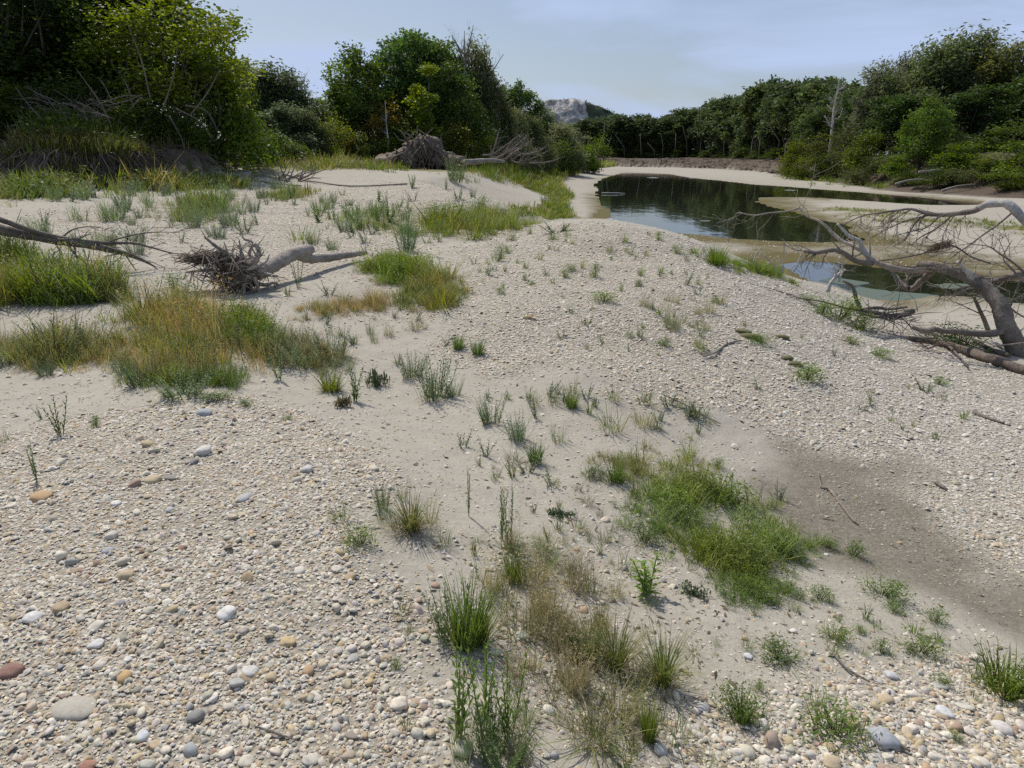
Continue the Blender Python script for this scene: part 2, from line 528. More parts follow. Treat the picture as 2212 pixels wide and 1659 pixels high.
M_bark = wood_mat("live_bark", (.12, .10, .08), (.20, .175, .145), (.05, .04, .032), .5)
M_earth = wood_mat("root_earth", (.16, .125, .10), (.27, .225, .185), (.07, .055, .045), .25)

M_water, nt, b, _ = new_mat("river_water")
pos = N(nt, "ShaderNodeNewGeometry").outputs["Position"]
mp = N(nt, "ShaderNodeMapping"); mp.inputs["Scale"].default_value = (1, .45, 1); nt.links.new(pos, mp.inputs[0])
n1 = N(nt, "ShaderNodeTexNoise", Scale=1.6, Detail=3.0); nt.links.new(mp.outputs[0], n1.inputs["Vector"])
b.inputs["Base Color"].default_value = (.016, .019, .010, 1)
b.inputs["Roughness"].default_value = .04
b.inputs["IOR"].default_value = 1.33
bump(nt, n1.outputs["Fac"], .05, .12, b)

M_algae, nt, b, _ = new_mat("floating_algae")
pos = N(nt, "ShaderNodeNewGeometry").outputs["Position"]
n1 = N(nt, "ShaderNodeTexNoise", Scale=9.0, Detail=4.0); nt.links.new(pos, n1.inputs["Vector"])
tone = N(nt, "ShaderNodeAttribute", attribute_name="tone").outputs["Color"]
nt.links.new(mixc(nt, n1.outputs["Fac"], tone, (.06, .075, .04)), b.inputs["Base Color"])
b.inputs["Roughness"].default_value = .5

M_hill, nt, b, _ = new_mat("hill_rock")
geo = N(nt, "ShaderNodeNewGeometry")
tone = N(nt, "ShaderNodeAttribute", attribute_name="tone").outputs["Color"]
mp = N(nt, "ShaderNodeMapping"); mp.inputs["Scale"].default_value = (.17, .17, .07); nt.links.new(geo.outputs["Position"], mp.inputs[0])
n1 = N(nt, "ShaderNodeTexNoise", Scale=1.0, Detail=6.0, Roughness=.65); nt.links.new(mp.outputs[0], n1.inputs["Vector"])
rock = mixc(nt, ramp(nt, n1.outputs["Fac"], [(.42, 0), (.58, 1)]), (.22, .21, .195), (.54, .515, .48))
wood = mixc(nt, n1.outputs["Fac"], (.045, .065, .035), (.085, .105, .055))
sp = N(nt, "ShaderNodeSeparateColor"); nt.links.new(tone, sp.inputs[0])
edge = mth(nt, 'ADD', sp.outputs[0], mth(nt, 'MULTIPLY', mth(nt, 'SUBTRACT', n1.outputs["Fac"], .5), .9))
nt.links.new(mixc(nt, ramp(nt, edge, [(.45, 0), (.55, 1)]), wood, rock), b.inputs["Base Color"])
b.inputs["Roughness"].default_value = .95
bump(nt, n1.outputs["Fac"], .8, 4.0, b)

# ------------------------------------------------------------------ ground regions
G1 = gpoly([(-300,990),(0,945),(120,905),(330,862),(560,853),(760,930),(850,1010),(865,1100),(845,1250),(890,1400),(950,1500),(965,1659),(.1,-1.,0),(.1,-3.,0),(-6.,-3.,0),(-6.,2.,0)])
G2 = gpoly([(1420,1659),(1480,1560),(1700,1530),(1860,1450),(1990,1395),(2120,1400),(2212,1460),(3.5,1.2,0),(3.5,-2.,0),(.4,-2.,0)])
G3 = gpoly([(940,690),(1010,600),(950,545),(1050,505),(1150,488),(1250,483),(1320,488),(1400,497),(1480,515),(1560,546),(1640,588),(1700,606),(1785,630),(1900,700),(2000,745),(2212,800),
            (12.,9.,0),(8.,3.6,0),(2212,1290),(2050,1260),(1900,1150),(1760,1040),(1640,950),(1450,872),(1250,800),(1060,800),(980,780)])
G4 = gpoly([(90,520),(60,455),(300,440),(470,430),(560,402),(720,408),(900,388),(1030,392),(1140,420),(1200,450),(1000,500),(860,560),(640,610),(700,640),(850,650),(640,640),(500,560),(300,560)])
G5 = gpoly([(1500,1010),(1300,1180),(1200,1150),(1080,1160),(950,1180),(1000,1400),(1100,1600),(1400,1659),(1480,1540),(1300,1300),(1480,1330),(1500,1250)])
DAMP = gpoly([(1545,945),(1720,955),(1890,1020),(2030,1110),(2130,1190),(2212,1265),(3.6,2.6,0),(3.4,2.2,0),(2212,1390),(2050,1345),(1880,1270),(1800,1180),(1720,1090),(1620,1020)])
SHORE = [tuple(ground(a, b)[:2]) + (0,) for a, b in [(1085,378),(1150,365),(1230,359),(1312,355),(1325,358),(1250,372),(1217,386),(1212,400),(1238,425),(1225,442),(1244,468),(1200,474),(1120,478),(1060,478),(1040,466),(1090,455),(1160,450),(1188,440),(1180,425),(1140,408),(1110,392)]]
TURF = [gpoly(p) for p in (SHORE,
                           [(560,352),(760,348),(1000,362),(1000,372),(560,380)],
                           [(720,470),(850,455),(960,440),(1060,460),(1130,480),(1100,500),(940,520),(830,500)])]
BEACH = [at_z(a, b, -1.) [:2] for a, b in [(1240,475),(1215,390),(1300,372),(1345,362),(1500,371),(1700,385),(1900,410),(2100,435),(2300,450),(2300,560),(1900,560),(1700,480),(1300,480)]]

def soft(x, y, poly, w):
    return np.clip(.5 - (sdf(x, y, poly) + fbm(x, y, 1.6, 3, 33) * w * 1.2) / w, 0, 1)

def masks(x, y):
    r = np.hypot(x, y)
    g = np.maximum.reduce([soft(x, y, G1, .25), soft(x, y, G2, .3) , soft(x, y, G3, .5), soft(x, y, G4, 1.2) * (.8 + .4 * fbm(x, y, .5, 3, 41))])
    g = np.maximum(g, soft(x, y, G5, .3) * np.clip(.18 + .5 * fbm(x, y, 1.7, 3, 43), 0, .6))
    g = np.maximum(g, .085)
    damp = soft(x, y, DAMP, .6)
    g = g * (1 - .5 * damp)
    return np.clip(g, 0, 1), damp

# ------------------------------------------------------------------ ground sheet
rad = [1.2]
while rad[-1] < 2600:
    r0 = rad[-1]
    k = .0085 if r0 < 12 else (.0095 if r0 < 24 else (.0075 if r0 < 62 else (.007 if r0 < 225 else .06)))
    rad.append(r0 * (1 + k))
rad = np.array(rad)
ang = np.radians(np.concatenate([np.linspace(-74, -43, 22, endpoint=False), np.linspace(-43, 43, 244), np.linspace(43, 74, 23)[1:]]))
RR, AA = np.meshgrid(rad, ang, indexing='ij')
gx = (RR * np.sin(AA)).ravel(); gy = (RR * np.cos(AA) - 4.0).ravel()
gz = hz(gx, gy)
nr, na = RR.shape
i = (np.arange(nr - 1)[:, None] * na + np.arange(na - 1)[None]).ravel()
quads = np.stack([i, i + 1, i + na + 1, i + na], -1)
g_, d_ = masks(gx, gy)
ql = seg_dist(gx, gy, LEFT_BANK, False); dl = ql[0] * ql[1] + fbm(gx, gy, .5, 3, 7) * 1.3
qr = seg_dist(gx, gy, RIGHT_BANK, False); dr = qr[0] * qr[1] + fbm(gx, gy, .12, 3, 8) * 1.5
soil_ = np.maximum(np.clip(dl / .8 + .2, 0, 1), np.clip(dr / .8 + .9, 0, 1))
soil_ = np.maximum(soil_, np.clip((gy - 62) / 10, 0, 1) * np.clip((1 - gx) / 3, 0, 1) * .7)
sm = np.minimum(sdf(gx, gy, MAIN_POOL), sdf(gx, gy, NEAR_POND))
rise = gz - W
algae_ = np.clip(1.0 - (rise - .03) / .08 + fbm(gx, gy, .8, 3, 50) * .5, 0, 1) * (sm < 4.5) * np.clip((62 - gy) / 15, 0.15, 1)
for pp in ([(1430,501),(1560,512),(1700,519),(1860,518),(1990,540),(2100,560),(2300,575),(2300,612),(2212,601),(2080,593),(1935,584),(1800,569),(1690,572),(1640,556),(1560,532)],
           [(1622,436),(1700,431),(1692,445),(1765,462),(1865,486),(1920,512),(1900,528),(1857,513),(1829,488),(1728,465),(1670,450)],
           [(2040,636),(1960,650),(1890,655),(1950,660),(2040,650),(2150,655),(2300,685),(2300,672),(2150,645)]):
    algae_ = np.maximum(algae_, .95 * soft(gx, gy, [at_z(a, b, W) for a, b in pp], 1.0) * np.clip(.8 + .7 * fbm(gx, gy, .9, 3, 52), .1, 1) * (gz < W + .35))
mid_flat = np.clip((1.6 - np.abs(gy - 20.0)) / 1.5, 0, 1)
turf_ = np.maximum.reduce([soft(gx, gy, p, .4 if k == 0 else 1.2) for k, p in enumerate(TURF)])
strip = [at_z(a, b, -1.0)[:2] for a, b in [(1800,452),(1950,458),(2212,488),(2400,510),(2400,530),(2212,505),(2000,488),(1850,470)]]
turf_ = np.maximum(turf_, .7 * soft(gx, gy, strip, 2.0) * np.clip(.5 + fbm(gx, gy, .6, 3, 61), 0, 1))
farb = soft(gx, gy, BEACH, 2.5)
g_ = np.maximum(g_, farb * .45)
ob = mk("ground", np.stack([gx, gy, gz], -1), quads, M_ground)
for nm, ch in (("m1", (g_, d_, algae_)), ("m2", (soil_, turf_, turf_ * 0))):
    at = ob.data.color_attributes.new(nm, 'FLOAT_COLOR', 'POINT')
    cc = np.ones((len(gx), 4), np.float32)
    for k in range(3): cc[:, k] = ch[k]
    at.data.foreach_set("color", cc.ravel())
tag(ob, "pale sandy river bed with gravel bars and low banks", None, None, "structure")

def mesh_z(x, y):
    """height of the finished ground sheet"""
    r = np.hypot(x, y + 4.0); a = np.arctan2(x, y + 4.0); Z = gz.reshape(nr, na)
    x = np.atleast_1d(x); i = np.clip(np.searchsorted(rad, r) - 1, 0, nr - 2); f = (r - rad[i]) / (rad[i + 1] - rad[i])
    j = np.clip(np.searchsorted(ang, a) - 1, 0, na - 2); g = np.clip((a - ang[j]) / (ang[j + 1] - ang[j]), 0, 1)
    return (Z[i, j] * (1 - g) + Z[i, j + 1] * g) * (1 - f) + (Z[i + 1, j] * (1 - g) + Z[i + 1, j + 1] * g) * f

# water sheet
wp = np.array([(-20, 12, W), (140, 12, W), (140, 320, W), (-20, 320, W)], float)
o = mk("water", wp, np.array([[0, 1, 2, 3]]), M_water)
tag(o, "dark still river water mirroring the far trees", None, None, "structure")

# floating algae sheets on the near pond and pool edge
def blob_sheet(poly_px, seed, tone, z):
    P = np.array([at_z(a, b, z) for a, b in poly_px])
    rng = np.random.default_rng(seed)
    E = smooth_line(np.concatenate([P, P[:1]]), 6)[:-1]
    cen = E.mean(0)
    E = cen + (E - cen) * (1 + .07 * rng.normal(size=(len(E), 1)))
    E[:, 2] = z
    V = np.concatenate([E, [cen]])
    n = len(E)
    return V, np.array([(k, (k + 1) % n, n) for k in range(n)]), np.tile(tone, (n + 1, 1))
g = Geo()
for k, (pp, tone) in enumerate([
        ([(1812,636),(1860,622),(1925,628),(1990,634),(2035,641),(1960,648),(1900,655),(1850,650)], (.10, .135, .085)),
        ([(1770,606),(1800,600),(1850,606),(1880,612),(1830,616)], (.08, .11, .065)),
        ([(2000,615),(2060,612),(2110,616),(2050,624)], (.10, .12, .05))]):
    g.add(*blob_sheet(pp, k, tone, W + .004))
tag(g.build("pond_algae", M_algae, smooth=False), "pale green algae film floating on the near pond", None, None, "stuff")
g = Geo()
rng = np.random.default_rng(71)
for k in range(8):
    px, py = rng.uniform(1380, 1850), 0
    py = rng.uniform(376, 392) if k < 6 else rng.uniform(410, 480)
    w_ = rng.uniform(5, 16)
    pp = [(px + w_ * math.cos(t) * rng.uniform(.7, 1.2), py + (.6 + w_ * .035) * math.sin(t)) for t in np.linspace(0, 2 * np.pi, 9)[:-1]]
    V, Fc, C = blob_sheet(pp, 200 + k, (.15, .16, .115), W + .006)
    g.add(V, Fc, C)
tag(g.build("floating_leaves", M_algae, smooth=False), "pale patches of water weed floating on the dark pool", None, None, "stuff")

# ------------------------------------------------------------------ far hill with its quarry face
prof_x = [1040, 1100, 1150, 1172, 1190, 1215, 1240, 1262, 1290, 1320, 1350, 1400, 1480]
prof_y = [300, 280, 246, 224, 221, 220, 217, 223, 233, 244, 256, 280, 320]
HU, HV = 120, 46
pxs = np.linspace(1040, 1480, HU)
top = np.interp(pxs, prof_x, prof_y)
V = []; tone = []
rng = np.random.default_rng(3)
for a in range(HU):
    crest = at_y(pxs[a], top[a], 900.)
    for bb in range(HV):
        t = bb / (HV - 1)
        if t < .55:
            s = t / .55
            y = 815 + 85 * s ** .8
            z = -2 + (crest[2] + 2) * (s ** 1.35)
        else:
            s = (t - .55) / .45
            y = 900 + 260 * s
            z = crest[2] * (1 - s ** 1.6) + 2
        x = crest[0] * y / 900.
        rough = float(fbm([x], [z * 1.5 + y], .05, 4, 70)[0])
        inq = min(1, max(0, (pxs[a] - 1150) / 18)) * min(1, max(0, (1272 - (1 - min(1, t / .55)) * -45 - pxs[a]) / 16))
        inq *= 1 if .1 < t < .545 else (.75 if t < .6 else .1)
        V.append((x, y + rough * 14 * (t < .55), z + rough * 2.0)); tone.append((inq, 0, 0))
V = np.array(V)
i = (np.arange(HU - 1)[:, None] * HV + np.arange(HV - 1)[None]).ravel()
o = mk("hill", V, np.stack([i, i + HV, i + HV + 1, i + 1], -1), M_hill, None, np.array(tone))
tag(o, "distant wooded hill with a pale rock quarry face", None, None, "structure")
# ------------------------------------------------------------------ driftwood and dead trees
def jitter(P, rng, amp):
    P = np.array(P, float)
    P[1:-1] += rng.normal(size=P[1:-1].shape) * amp
    return P

def twigs_on(G, line, rad, rng, n, length, down=0.0, depth=2, t0=.25, col=(1, 1, 1), spread=1.0, thin=.35):
    """side twigs growing from a limb, each with finer twigs of its own"""
    m = len(line)
    for _ in range(n):
        t = rng.uniform(t0, 1)
        k = min(int(t * (m - 1)), m - 2)
        p0 = line[k]; d = line[k + 1] - line[k]; d /= max(np.linalg.norm(d), 1e-6)
        side = rng.normal(size=3); side -= d * (side @ d); side /= np.linalg.norm(side)
        v = d * rng.uniform(.5, 1.1) + side * spread * rng.uniform(.5, 1.1) + np.array([0, 0, -down])
        v /= np.linalg.norm(v)
        L = length * rng.uniform(.45, 1.15)
        pts = [p0]
        for q in range(4):
            v = v + rng.normal(size=3) * .22 + np.array([0, 0, -down * .12]); v /= np.linalg.norm(v)
            pts.append(pts[-1] + v * L / 4)
        pts = np.array(pts)
        r0 = max(rad[k] * thin, .0035)
        rr = np.linspace(r0, max(r0 * .3, .002), 5)
        V, Fc = tube(pts, rr, 4); G.add(V, Fc, col)
        if depth > 1:
            twigs_on(G, pts, rr, rng, rng.integers(2, 4), L * .5, down, depth - 1, .2, col, spread, .6)

def limb(px_pts, Ds, rads, n=5):
    pts = np.array([at_y(a, b, d) for (a, b), d in zip(px_pts, Ds)])
    return smooth_line(pts, n, rads)

rngw = np.random.default_rng(11)
def wood_part(name, mat, parent, line, rad, rng, sides=8, lump=.06, tone=(1, 1, 1), label=None):
    V, Fc = tube(line, rad, sides, rng, lump)
    pat = 1 + .45 * fbm(V[:, 0] * 1.7 + V[:, 2], V[:, 1] + V[:, 2] * 1.3, 4.0, 3, 88)
    o = mk(name, V, Fc, mat, parent, np.tile(np.array(tone, float), (len(V), 1)) * pat[:, None])
    if label: o["label"] = label
    return o

# --- the big dead tree leaning over the pond
dead = empty("fallen_dead_tree")
tag(dead, "big grey dead tree arching over the near pond with bare branches", "dead tree")
def zl(pts): return [Z4(*p) for p in pts]
L, r_ = limb(zl([(2290,1210),(2200,1140),(2140,1040),(2095,940),(2060,830),(1995,745),(1905,672),(1800,622),(1690,592),(1605,574),(1540,568)]),
             [8.9,9.0,9.05,9.1,9.2,9.35,9.5,9.65,9.8,9.9,10.0], [.18,.145,.124,.112,.102,.094,.087,.078,.07,.062,.05], 6)
wood_part("trunk", M_dead, dead, L, r_, rngw, 12, .05)
trunk_line = L
L, r_ = limb(zl([(1640,585),(1545,598),(1450,602),(1375,588),(1290,560),(1240,530),(1200,492),(1135,452),(1062,420),(1002,372),(962,330),(910,290),(850,268),(805,232),(785,198)]),
             [9.9,9.98,10.05,10.1,10.2,10.25,10.3,10.4,10.5,10.6,10.65,10.7,10.8,10.85,10.9],
             [.062,.052,.047,.044,.042,.039,.035,.031,.027,.024,.021,.018,.015,.012,.008], 4)
b1 = wood_part("branch", M_drift, dead, L, r_, rngw, 8, .06, (1.45, 1.4, 1.34), "long pale branch reaching out over the dark pool")
G = Geo(); twigs_on(G, L, r_, rngw, 9, .7, .15, 2, .3); 
LL, rr = limb(zl([(785,212),(700,232),(590,242),(500,256),(400,240),(378,266),(320,290),(270,302)]), [10.9,11,11.1,11.2,11.3,11.35,11.4,11.4], [.013,.013,.012,.011,.010,.008,.006,.004], 3)
G.add(*tube(LL, rr, 5)); twigs_on(G, LL, rr, rngw, 9, .45, .3, 2, .2)
G.build("twigs", M_drift, b1)
L, r_ = limb(zl([(1245,545),(1190,470),(1172,420),(1112,392),(1070,352),(1030,310)]), [10.25,10.3,10.3,10.35,10.4,10.4], [.04,.034,.03,.025,.021,.015], 4)
wood_part("branch", M_bleach, dead, L, r_, rngw, 7, .1, (.9, .9, .9), "short bleached broken branch")
L, r_ = limb(zl([(1250,560),(1150,545),(1065,492),(1000,476),(900,492),(815,482)]), [10.15,10.1,10.0,9.95,9.9,9.85], [.045,.04,.036,.033,.028,.02], 4)
b2 = wood_part("branch", M_dead, dead, L, r_, rngw, 7, .08)
G = Geo(); twigs_on(G, L, r_, rngw, 10, .6, .25, 2, .2); G.build("twigs", M_dead, b2)
# upper limb with its comb of hanging twigs
L, r_ = limb(zl([(2330,420),(2212,280),(2120,192),(2050,180),(1965,190),(1900,226),(1800,242),(1685,252),(1600,246),(1500,216),(1400,226),(1280,242),(1180,262),(1060,316)]),
             [8.3,8.4,8.5,8.6,8.7,8.8,8.9,9.0,9.1,9.2,9.3,9.4,9.5,9.6], [.055,.052,.05,.045,.042,.036,.03,.027,.023,.017,.014,.011,.009,.005], 4)
k0 = 19
wood_part("branch", M_bleach, dead, L[:k0], r_[:k0], rngw, 8, .05, (.95, .95, .97), "bare silver upper limb")
b3 = wood_part("branch", M_dead, dead, L[k0 - 1:], r_[k0 - 1:], rngw, 7, .06)
G = Geo()
for pts, d0, r0 in [([(1600,250),(1540,285),(1500,340),(1462,408),(1385,452)], 9.1, .014), ([(1760,252),(1660,338),(1560,392),(1500,442)], 8.95, .013),
                ([(1500,218),(1385,282),(1270,352)], 9.2, .009), ([(1640,250),(1530,272),(1440,300),(1350,340),(1240,400)], 9.1, .012),
                ([(1690,252),(1600,330),(1520,350),(1450,370),(1380,390)], 9.0, .010), ([(1400,228),(1330,270),(1290,330)], 9.3, .007),
                ([(2140,236),(2050,312),(1950,382),(1870,442),(1780,502),(1740,535)], 8.6, .013), ([(1180,262),(1172,330),(1140,370)], 9.5, .005),
                ([(1780,248),(1740,300),(1700,380),(1690,430)], 8.9, .006), ([(1850,236),(1830,270),(1790,290)], 8.85, .008)]:
    LL, rr = limb(zl(pts), [d0 + .06 * q for q in range(len(pts))], np.linspace(r0, r0 * .4, len(pts)), 4)
    G.add(*tube(LL, rr, 5)); twigs_on(G, LL, rr, rngw, 5, .40, .35, 2, .15)
twigs_on(G, L[k0:], r_[k0:], rngw, 12, .45, .5, 2, .1)
G.build("twigs", M_dead, b3)
# dark limbs on the right
for pts, Ds, rads, nt_, lab in [
    ([(2400,540),(2212,618),(2100,652),(1985,682),(1900,702),(1760,732)], [9.6,9.8,9.9,10,10.1,10.2], [.06,.055,.045,.036,.028,.014], 24, "dark limb running back to the pond"),
    ([(1650,590),(1575,660),(1500,722),(1440,690),(1400,640)], [9.95,10.2,10.5,10.8,11], [.055,.05,.044,.03,.02], 8, None),
    ([(1480,720),(1420,690),(1380,600),(1370,560)], [10.5,10.6,10.7,10.7], [.04,.03,.025,.015], 6, None),
    ([(2100,985),(2020,1002),(1900,1004),(1800,992),(1700,988),(1640,972)], [9.1,9.0,8.95,8.9,8.9,8.9], [.05,.048,.044,.038,.034,.026], 0, "low branch lying across the stones"),
    ([(1650,975),(1580,985),(1500,962)], [8.9,8.95,9], [.045,.04,.02], 0, None),
    ([(2300,1068),(2212,1066),(2110,1076),(2030,1082)], [8.2,8.3,8.4,8.5], [.014,.013,.010,.005], 0, None),
    ([(1985,985),(1955,905),(1920,830),(1895,772)], [9.9,9.8,9.7,9.6], [.032,.028,.026,.016], 4, None),
    ([(2290,940),(2160,870),(2080,790),(2050,760)], [10.2,10,9.9,9.8], [.014,.012,.009,.005], 5, None),
    ([(1900,680),(1850,610),(1810,570),(1790,548)], [9.5,9.45,9.4,9.4], [.04,.03,.026,.022], 2, "broken pale stub on the trunk"),
    ([(2400,700),(2250,640),(2150,560),(2060,500),(1980,450),(1850,440)], [9.2,9.3,9.4,9.5,9.6,9.7], [.02,.018,.014,.011,.008,.004], 18, None),
    ([(2420,820),(2260,720),(2130,590),(2080,520),(2140,410)], [9,9.1,9.2,9.3,9.3], [.018,.015,.012,.008,.004], 12, None),
    ([(2000,560),(1880,520),(1780,455),(1690,450),(1560,500),(1400,530),(1290,545)], [9.6,9.6,9.7,9.8,9.9,10,10.05], [.012,.012,.012,.013,.012,.010,.008], 16, None)]:
    L, r_ = limb(zl(pts), Ds, rads, 4)
    mt = M_bleach if lab and "pale" in lab else M_dead
    bo = wood_part("branch", mt, dead, L, r_, rngw, 7, .07, label=lab)
    if nt_:
        G = Geo(); twigs_on(G, L, r_, rngw, max(3, int(nt_ * .6)), .55, .12, 2, .1); G.build("twigs", M_dead, bo)
G = Geo(); twigs_on(G, trunk_line[22:], np.full(len(trunk_line) - 22, .03), rngw, 18, .75, .55, 2, 0)
twigs_on(G, trunk_line[8:30], np.full(22, .02), rngw, 9, .6, .1, 2, 0)
G.build("twigs", M_dead, dead)
# tangle of flood-stranded straw in the branches
G = Geo()
c0 = at_y(*Z4(1690, 452), 9.75)
for _ in range(90):
    a = rngw.normal(size=3) * [.03, .03, .02]
    d = np.array([-.9, .1, -.35]) + rngw.normal(size=3) * .35
    p = c0 + a; l = rngw.uniform(.12, .34)
    G.add(*tube(np.array([p - d * l * .35, p + rngw.normal(size=3) * .02, p + d * l * .6]), [.003, .004, .002], 3), (.75, .62, .5))
tag(G.build("straw_tangle", M_drift), "clump of brown flood straw caught in the dead tree branches", "straw clump")

def on_ground(px_pts, lift, rads, n=5, rng=None, amp=0.0):
    pts = []
    for k, (a, b) in enumerate(px_pts):
        p = ground(a, b)
        p = np.array([p[0], p[1], hz(p[0], p[1])[0] + (lift[k] if hasattr(lift, "__len__") else lift)])
        pts.append(p)
    pts = np.array(pts)
    if rng is not None: pts = jitter(pts, rng, amp)
    return smooth_line(pts, n, rads)

# driftwood heap beside the green bushes on the pond bank
heap = empty("driftwood_pile"); tag(heap, "heap of dark driftwood sticks behind the bright green bush on the bank", "driftwood")
for pts, Ds, rads in [([(1172,842),(1150,790),(1140,752),(1120,700),(1062,672)], [10,10,10,10,9.95], [.034,.03,.028,.022,.012]),
                      ([(1100,842),(1200,862),(1320,884),(1395,902)], [10,9.9,9.8,9.7], [.028,.032,.034,.03]),
                      ([(1365,902),(1440,886),(1512,864)], [9.7,9.75,9.8], [.04,.042,.04]),
                      ([(1190,850),(1280,842),(1360,850),(1470,836)], [10.1,10.1,10.1,10.1], [.02,.026,.02,.016]),
                      ([(1150,870),(1280,900),(1350,906)], [9.75,9.65,9.6], [.018,.02,.018]),
                      ([(700,770),(830,786),(950,806),(1100,850)], [10.35,10.2,10.1,9.95], [.006,.009,.012,.014]),
                      ([(450,762),(580,770),(700,782),(790,786)], [10.5,10.45,10.4,10.35], [.004,.006,.008,.008])]:
    L, r_ = limb(zl(pts), Ds, rads, 4)
    gz_ = hz(L[:, 0], L[:, 1]) + r_ * .6
    if pts[0] != (1172, 842): L[:, 2] = np.maximum(L[:, 2], gz_)
    wood_part("stick", M_dead, heap, L, r_, rngw, 7, .08)
G = Geo()
c0 = at_y(*Z4(1370, 892), 9.7)
for _ in range(60):
    d = rngw.normal(size=3) * [1, .6, .5]; d /= np.linalg.norm(d)
    p = c0 + rngw.normal(size=3) * [.22, .1, .04]; l = rngw.uniform(.15, .5)
    G.add(*tube(np.array([p, p + d * l * .5 + rngw.normal(size=3) * .03, p + d * l]), [.006, .005, .002], 4))
G.build("twigs", M_dead, heap)

# bleached forked snag at the water's edge
snag = empty("bleached_snag"); tag(snag, "bleached white forked snag standing at the edge of the near pond", "snag")
for k, (pts, rads) in enumerate([([(968,742),(985,690),(1015,650),(1045,622),(1080,598)], [.03,.028,.024,.02,.012]), ([(1015,648),(1020,610),(1005,570)], [.022,.018,.010]),
                  ([(1040,680),(1050,640),(1065,600),(1050,500)], [.018,.016,.012,.006])]):
    L, r_ = limb(zl(pts), [10.9 + .02 * q for q in range(len(pts))], rads, 4)
    bo = wood_part("prong", M_bleach, snag, L, r_, rngw, 7, .08)
    G = Geo(); twigs_on(G, L, r_, rngw, 5, .25, 0, 1, .3); G.build("twigs", M_bleach, bo)
stk = empty("pale_sticks"); tag(stk, "thin pale sticks poking up beside the grass at the pond edge", "sticks")
for pts in ([(692,418),(690,500),(684,560),(680,622)], [(545,460),(515,500),(500,552)], [(740,590),(780,550),(800,500)], [(535,490),(600,545),(660,600)]):
    L, r_ = limb(zl(pts), [11.3] * len(pts), np.linspace(.008, .014, len(pts)), 4)
    bo = wood_part("stick", M_bleach, stk, L, r_, rngw, 5, .05)

shadow_log = empty("shadow_debris_log"); tag(shadow_log, "dark log shape standing in for shadow and debris under the leaning dead tree", "log")  # dark log shapes stand in for the tree's shadow and dark debris
for pts, rads, mt in [([(1960,735),(2010,742),(2080,765),(2150,790),(2225,812)], [.03,.05,.065,.07,.06], M_dead), ([(2100,738),(2130,760),(2180,775)], [.02,.03,.03], M_dead), ([(1990,738),(2040,752),(2090,800)], [.012,.018,.01], M_dead)]:
    L, r_ = on_ground(pts, .04, rads, 5, rngw, .03)
    wood_part("shadow_debris_part", mt, shadow_log, L, r_, rngw, 8, .12, (.75, .7, .68))
G = Geo()
for _ in range(110):
    p = ground(rngw.uniform(1985, 2090), rngw.uniform(722, 765)); p[2] += .03
    d = rngw.normal(size=3) * [1, .7, .3]; d /= np.linalg.norm(d); l = rngw.uniform(.1, .35)
    G.add(*tube(np.array([p, p + d * l * .5 + [0, 0, .03], p + d * l]), [.005, .005, .002], 3), (.8, .65, .6))
tag(G.build("stranded_twigs", M_dead), "scatter of fine reddish twigs stranded beneath the dead tree trunk", None, None, "stuff")

# --- the log with its root plate, left of the middle
log = empty("uprooted_log"); tag(log, "weathered grey log with a spiky root plate lying on the sand", "log")
def z5(pts): return [Z5(*p) for p in pts]
D0 = float(ground(*Z5(1480, 720))[1]) + .15
L, r_ = limb(z5([(1400,570),(1500,575),(1580,548),(1650,508),(1720,472),(1790,450),(1835,438)]), [D0 + .15, D0 + .22, D0 + .45, D0 + .75, D0 + 1.0, D0 + 1.25, D0 + 1.4], [.09,.115,.106,.098,.095,.092,.07], 6)
wood_part("trunk", M_drift, log, L, r_, rngw, 12, .05, (1.25, 1.22, 1.2))
ends = L[-1].copy()
L, r_ = limb(z5([(1760,470),(1820,492),(1900,490),(2000,480),(2090,466),(2160,458)]), [D0 + 1.15, D0 + 1.35, D0 + 1.6, D0 + 1.9, D0 + 2.2, D0 + 2.4], [.085,.075,.066,.055,.048,.035], 5)
gz_ = hz(L[:, 0], L[:, 1]) + .02
L[:, 2] = np.maximum(L[:, 2], gz_)
wood_part("branch", M_drift, log, L, r_, rngw, 9, .07, (1.1, 1.08, 1.05))
c0 = at_y(*Z5(1400, 590), D0 + .12)
axis = np.array([.93, .35, .1])
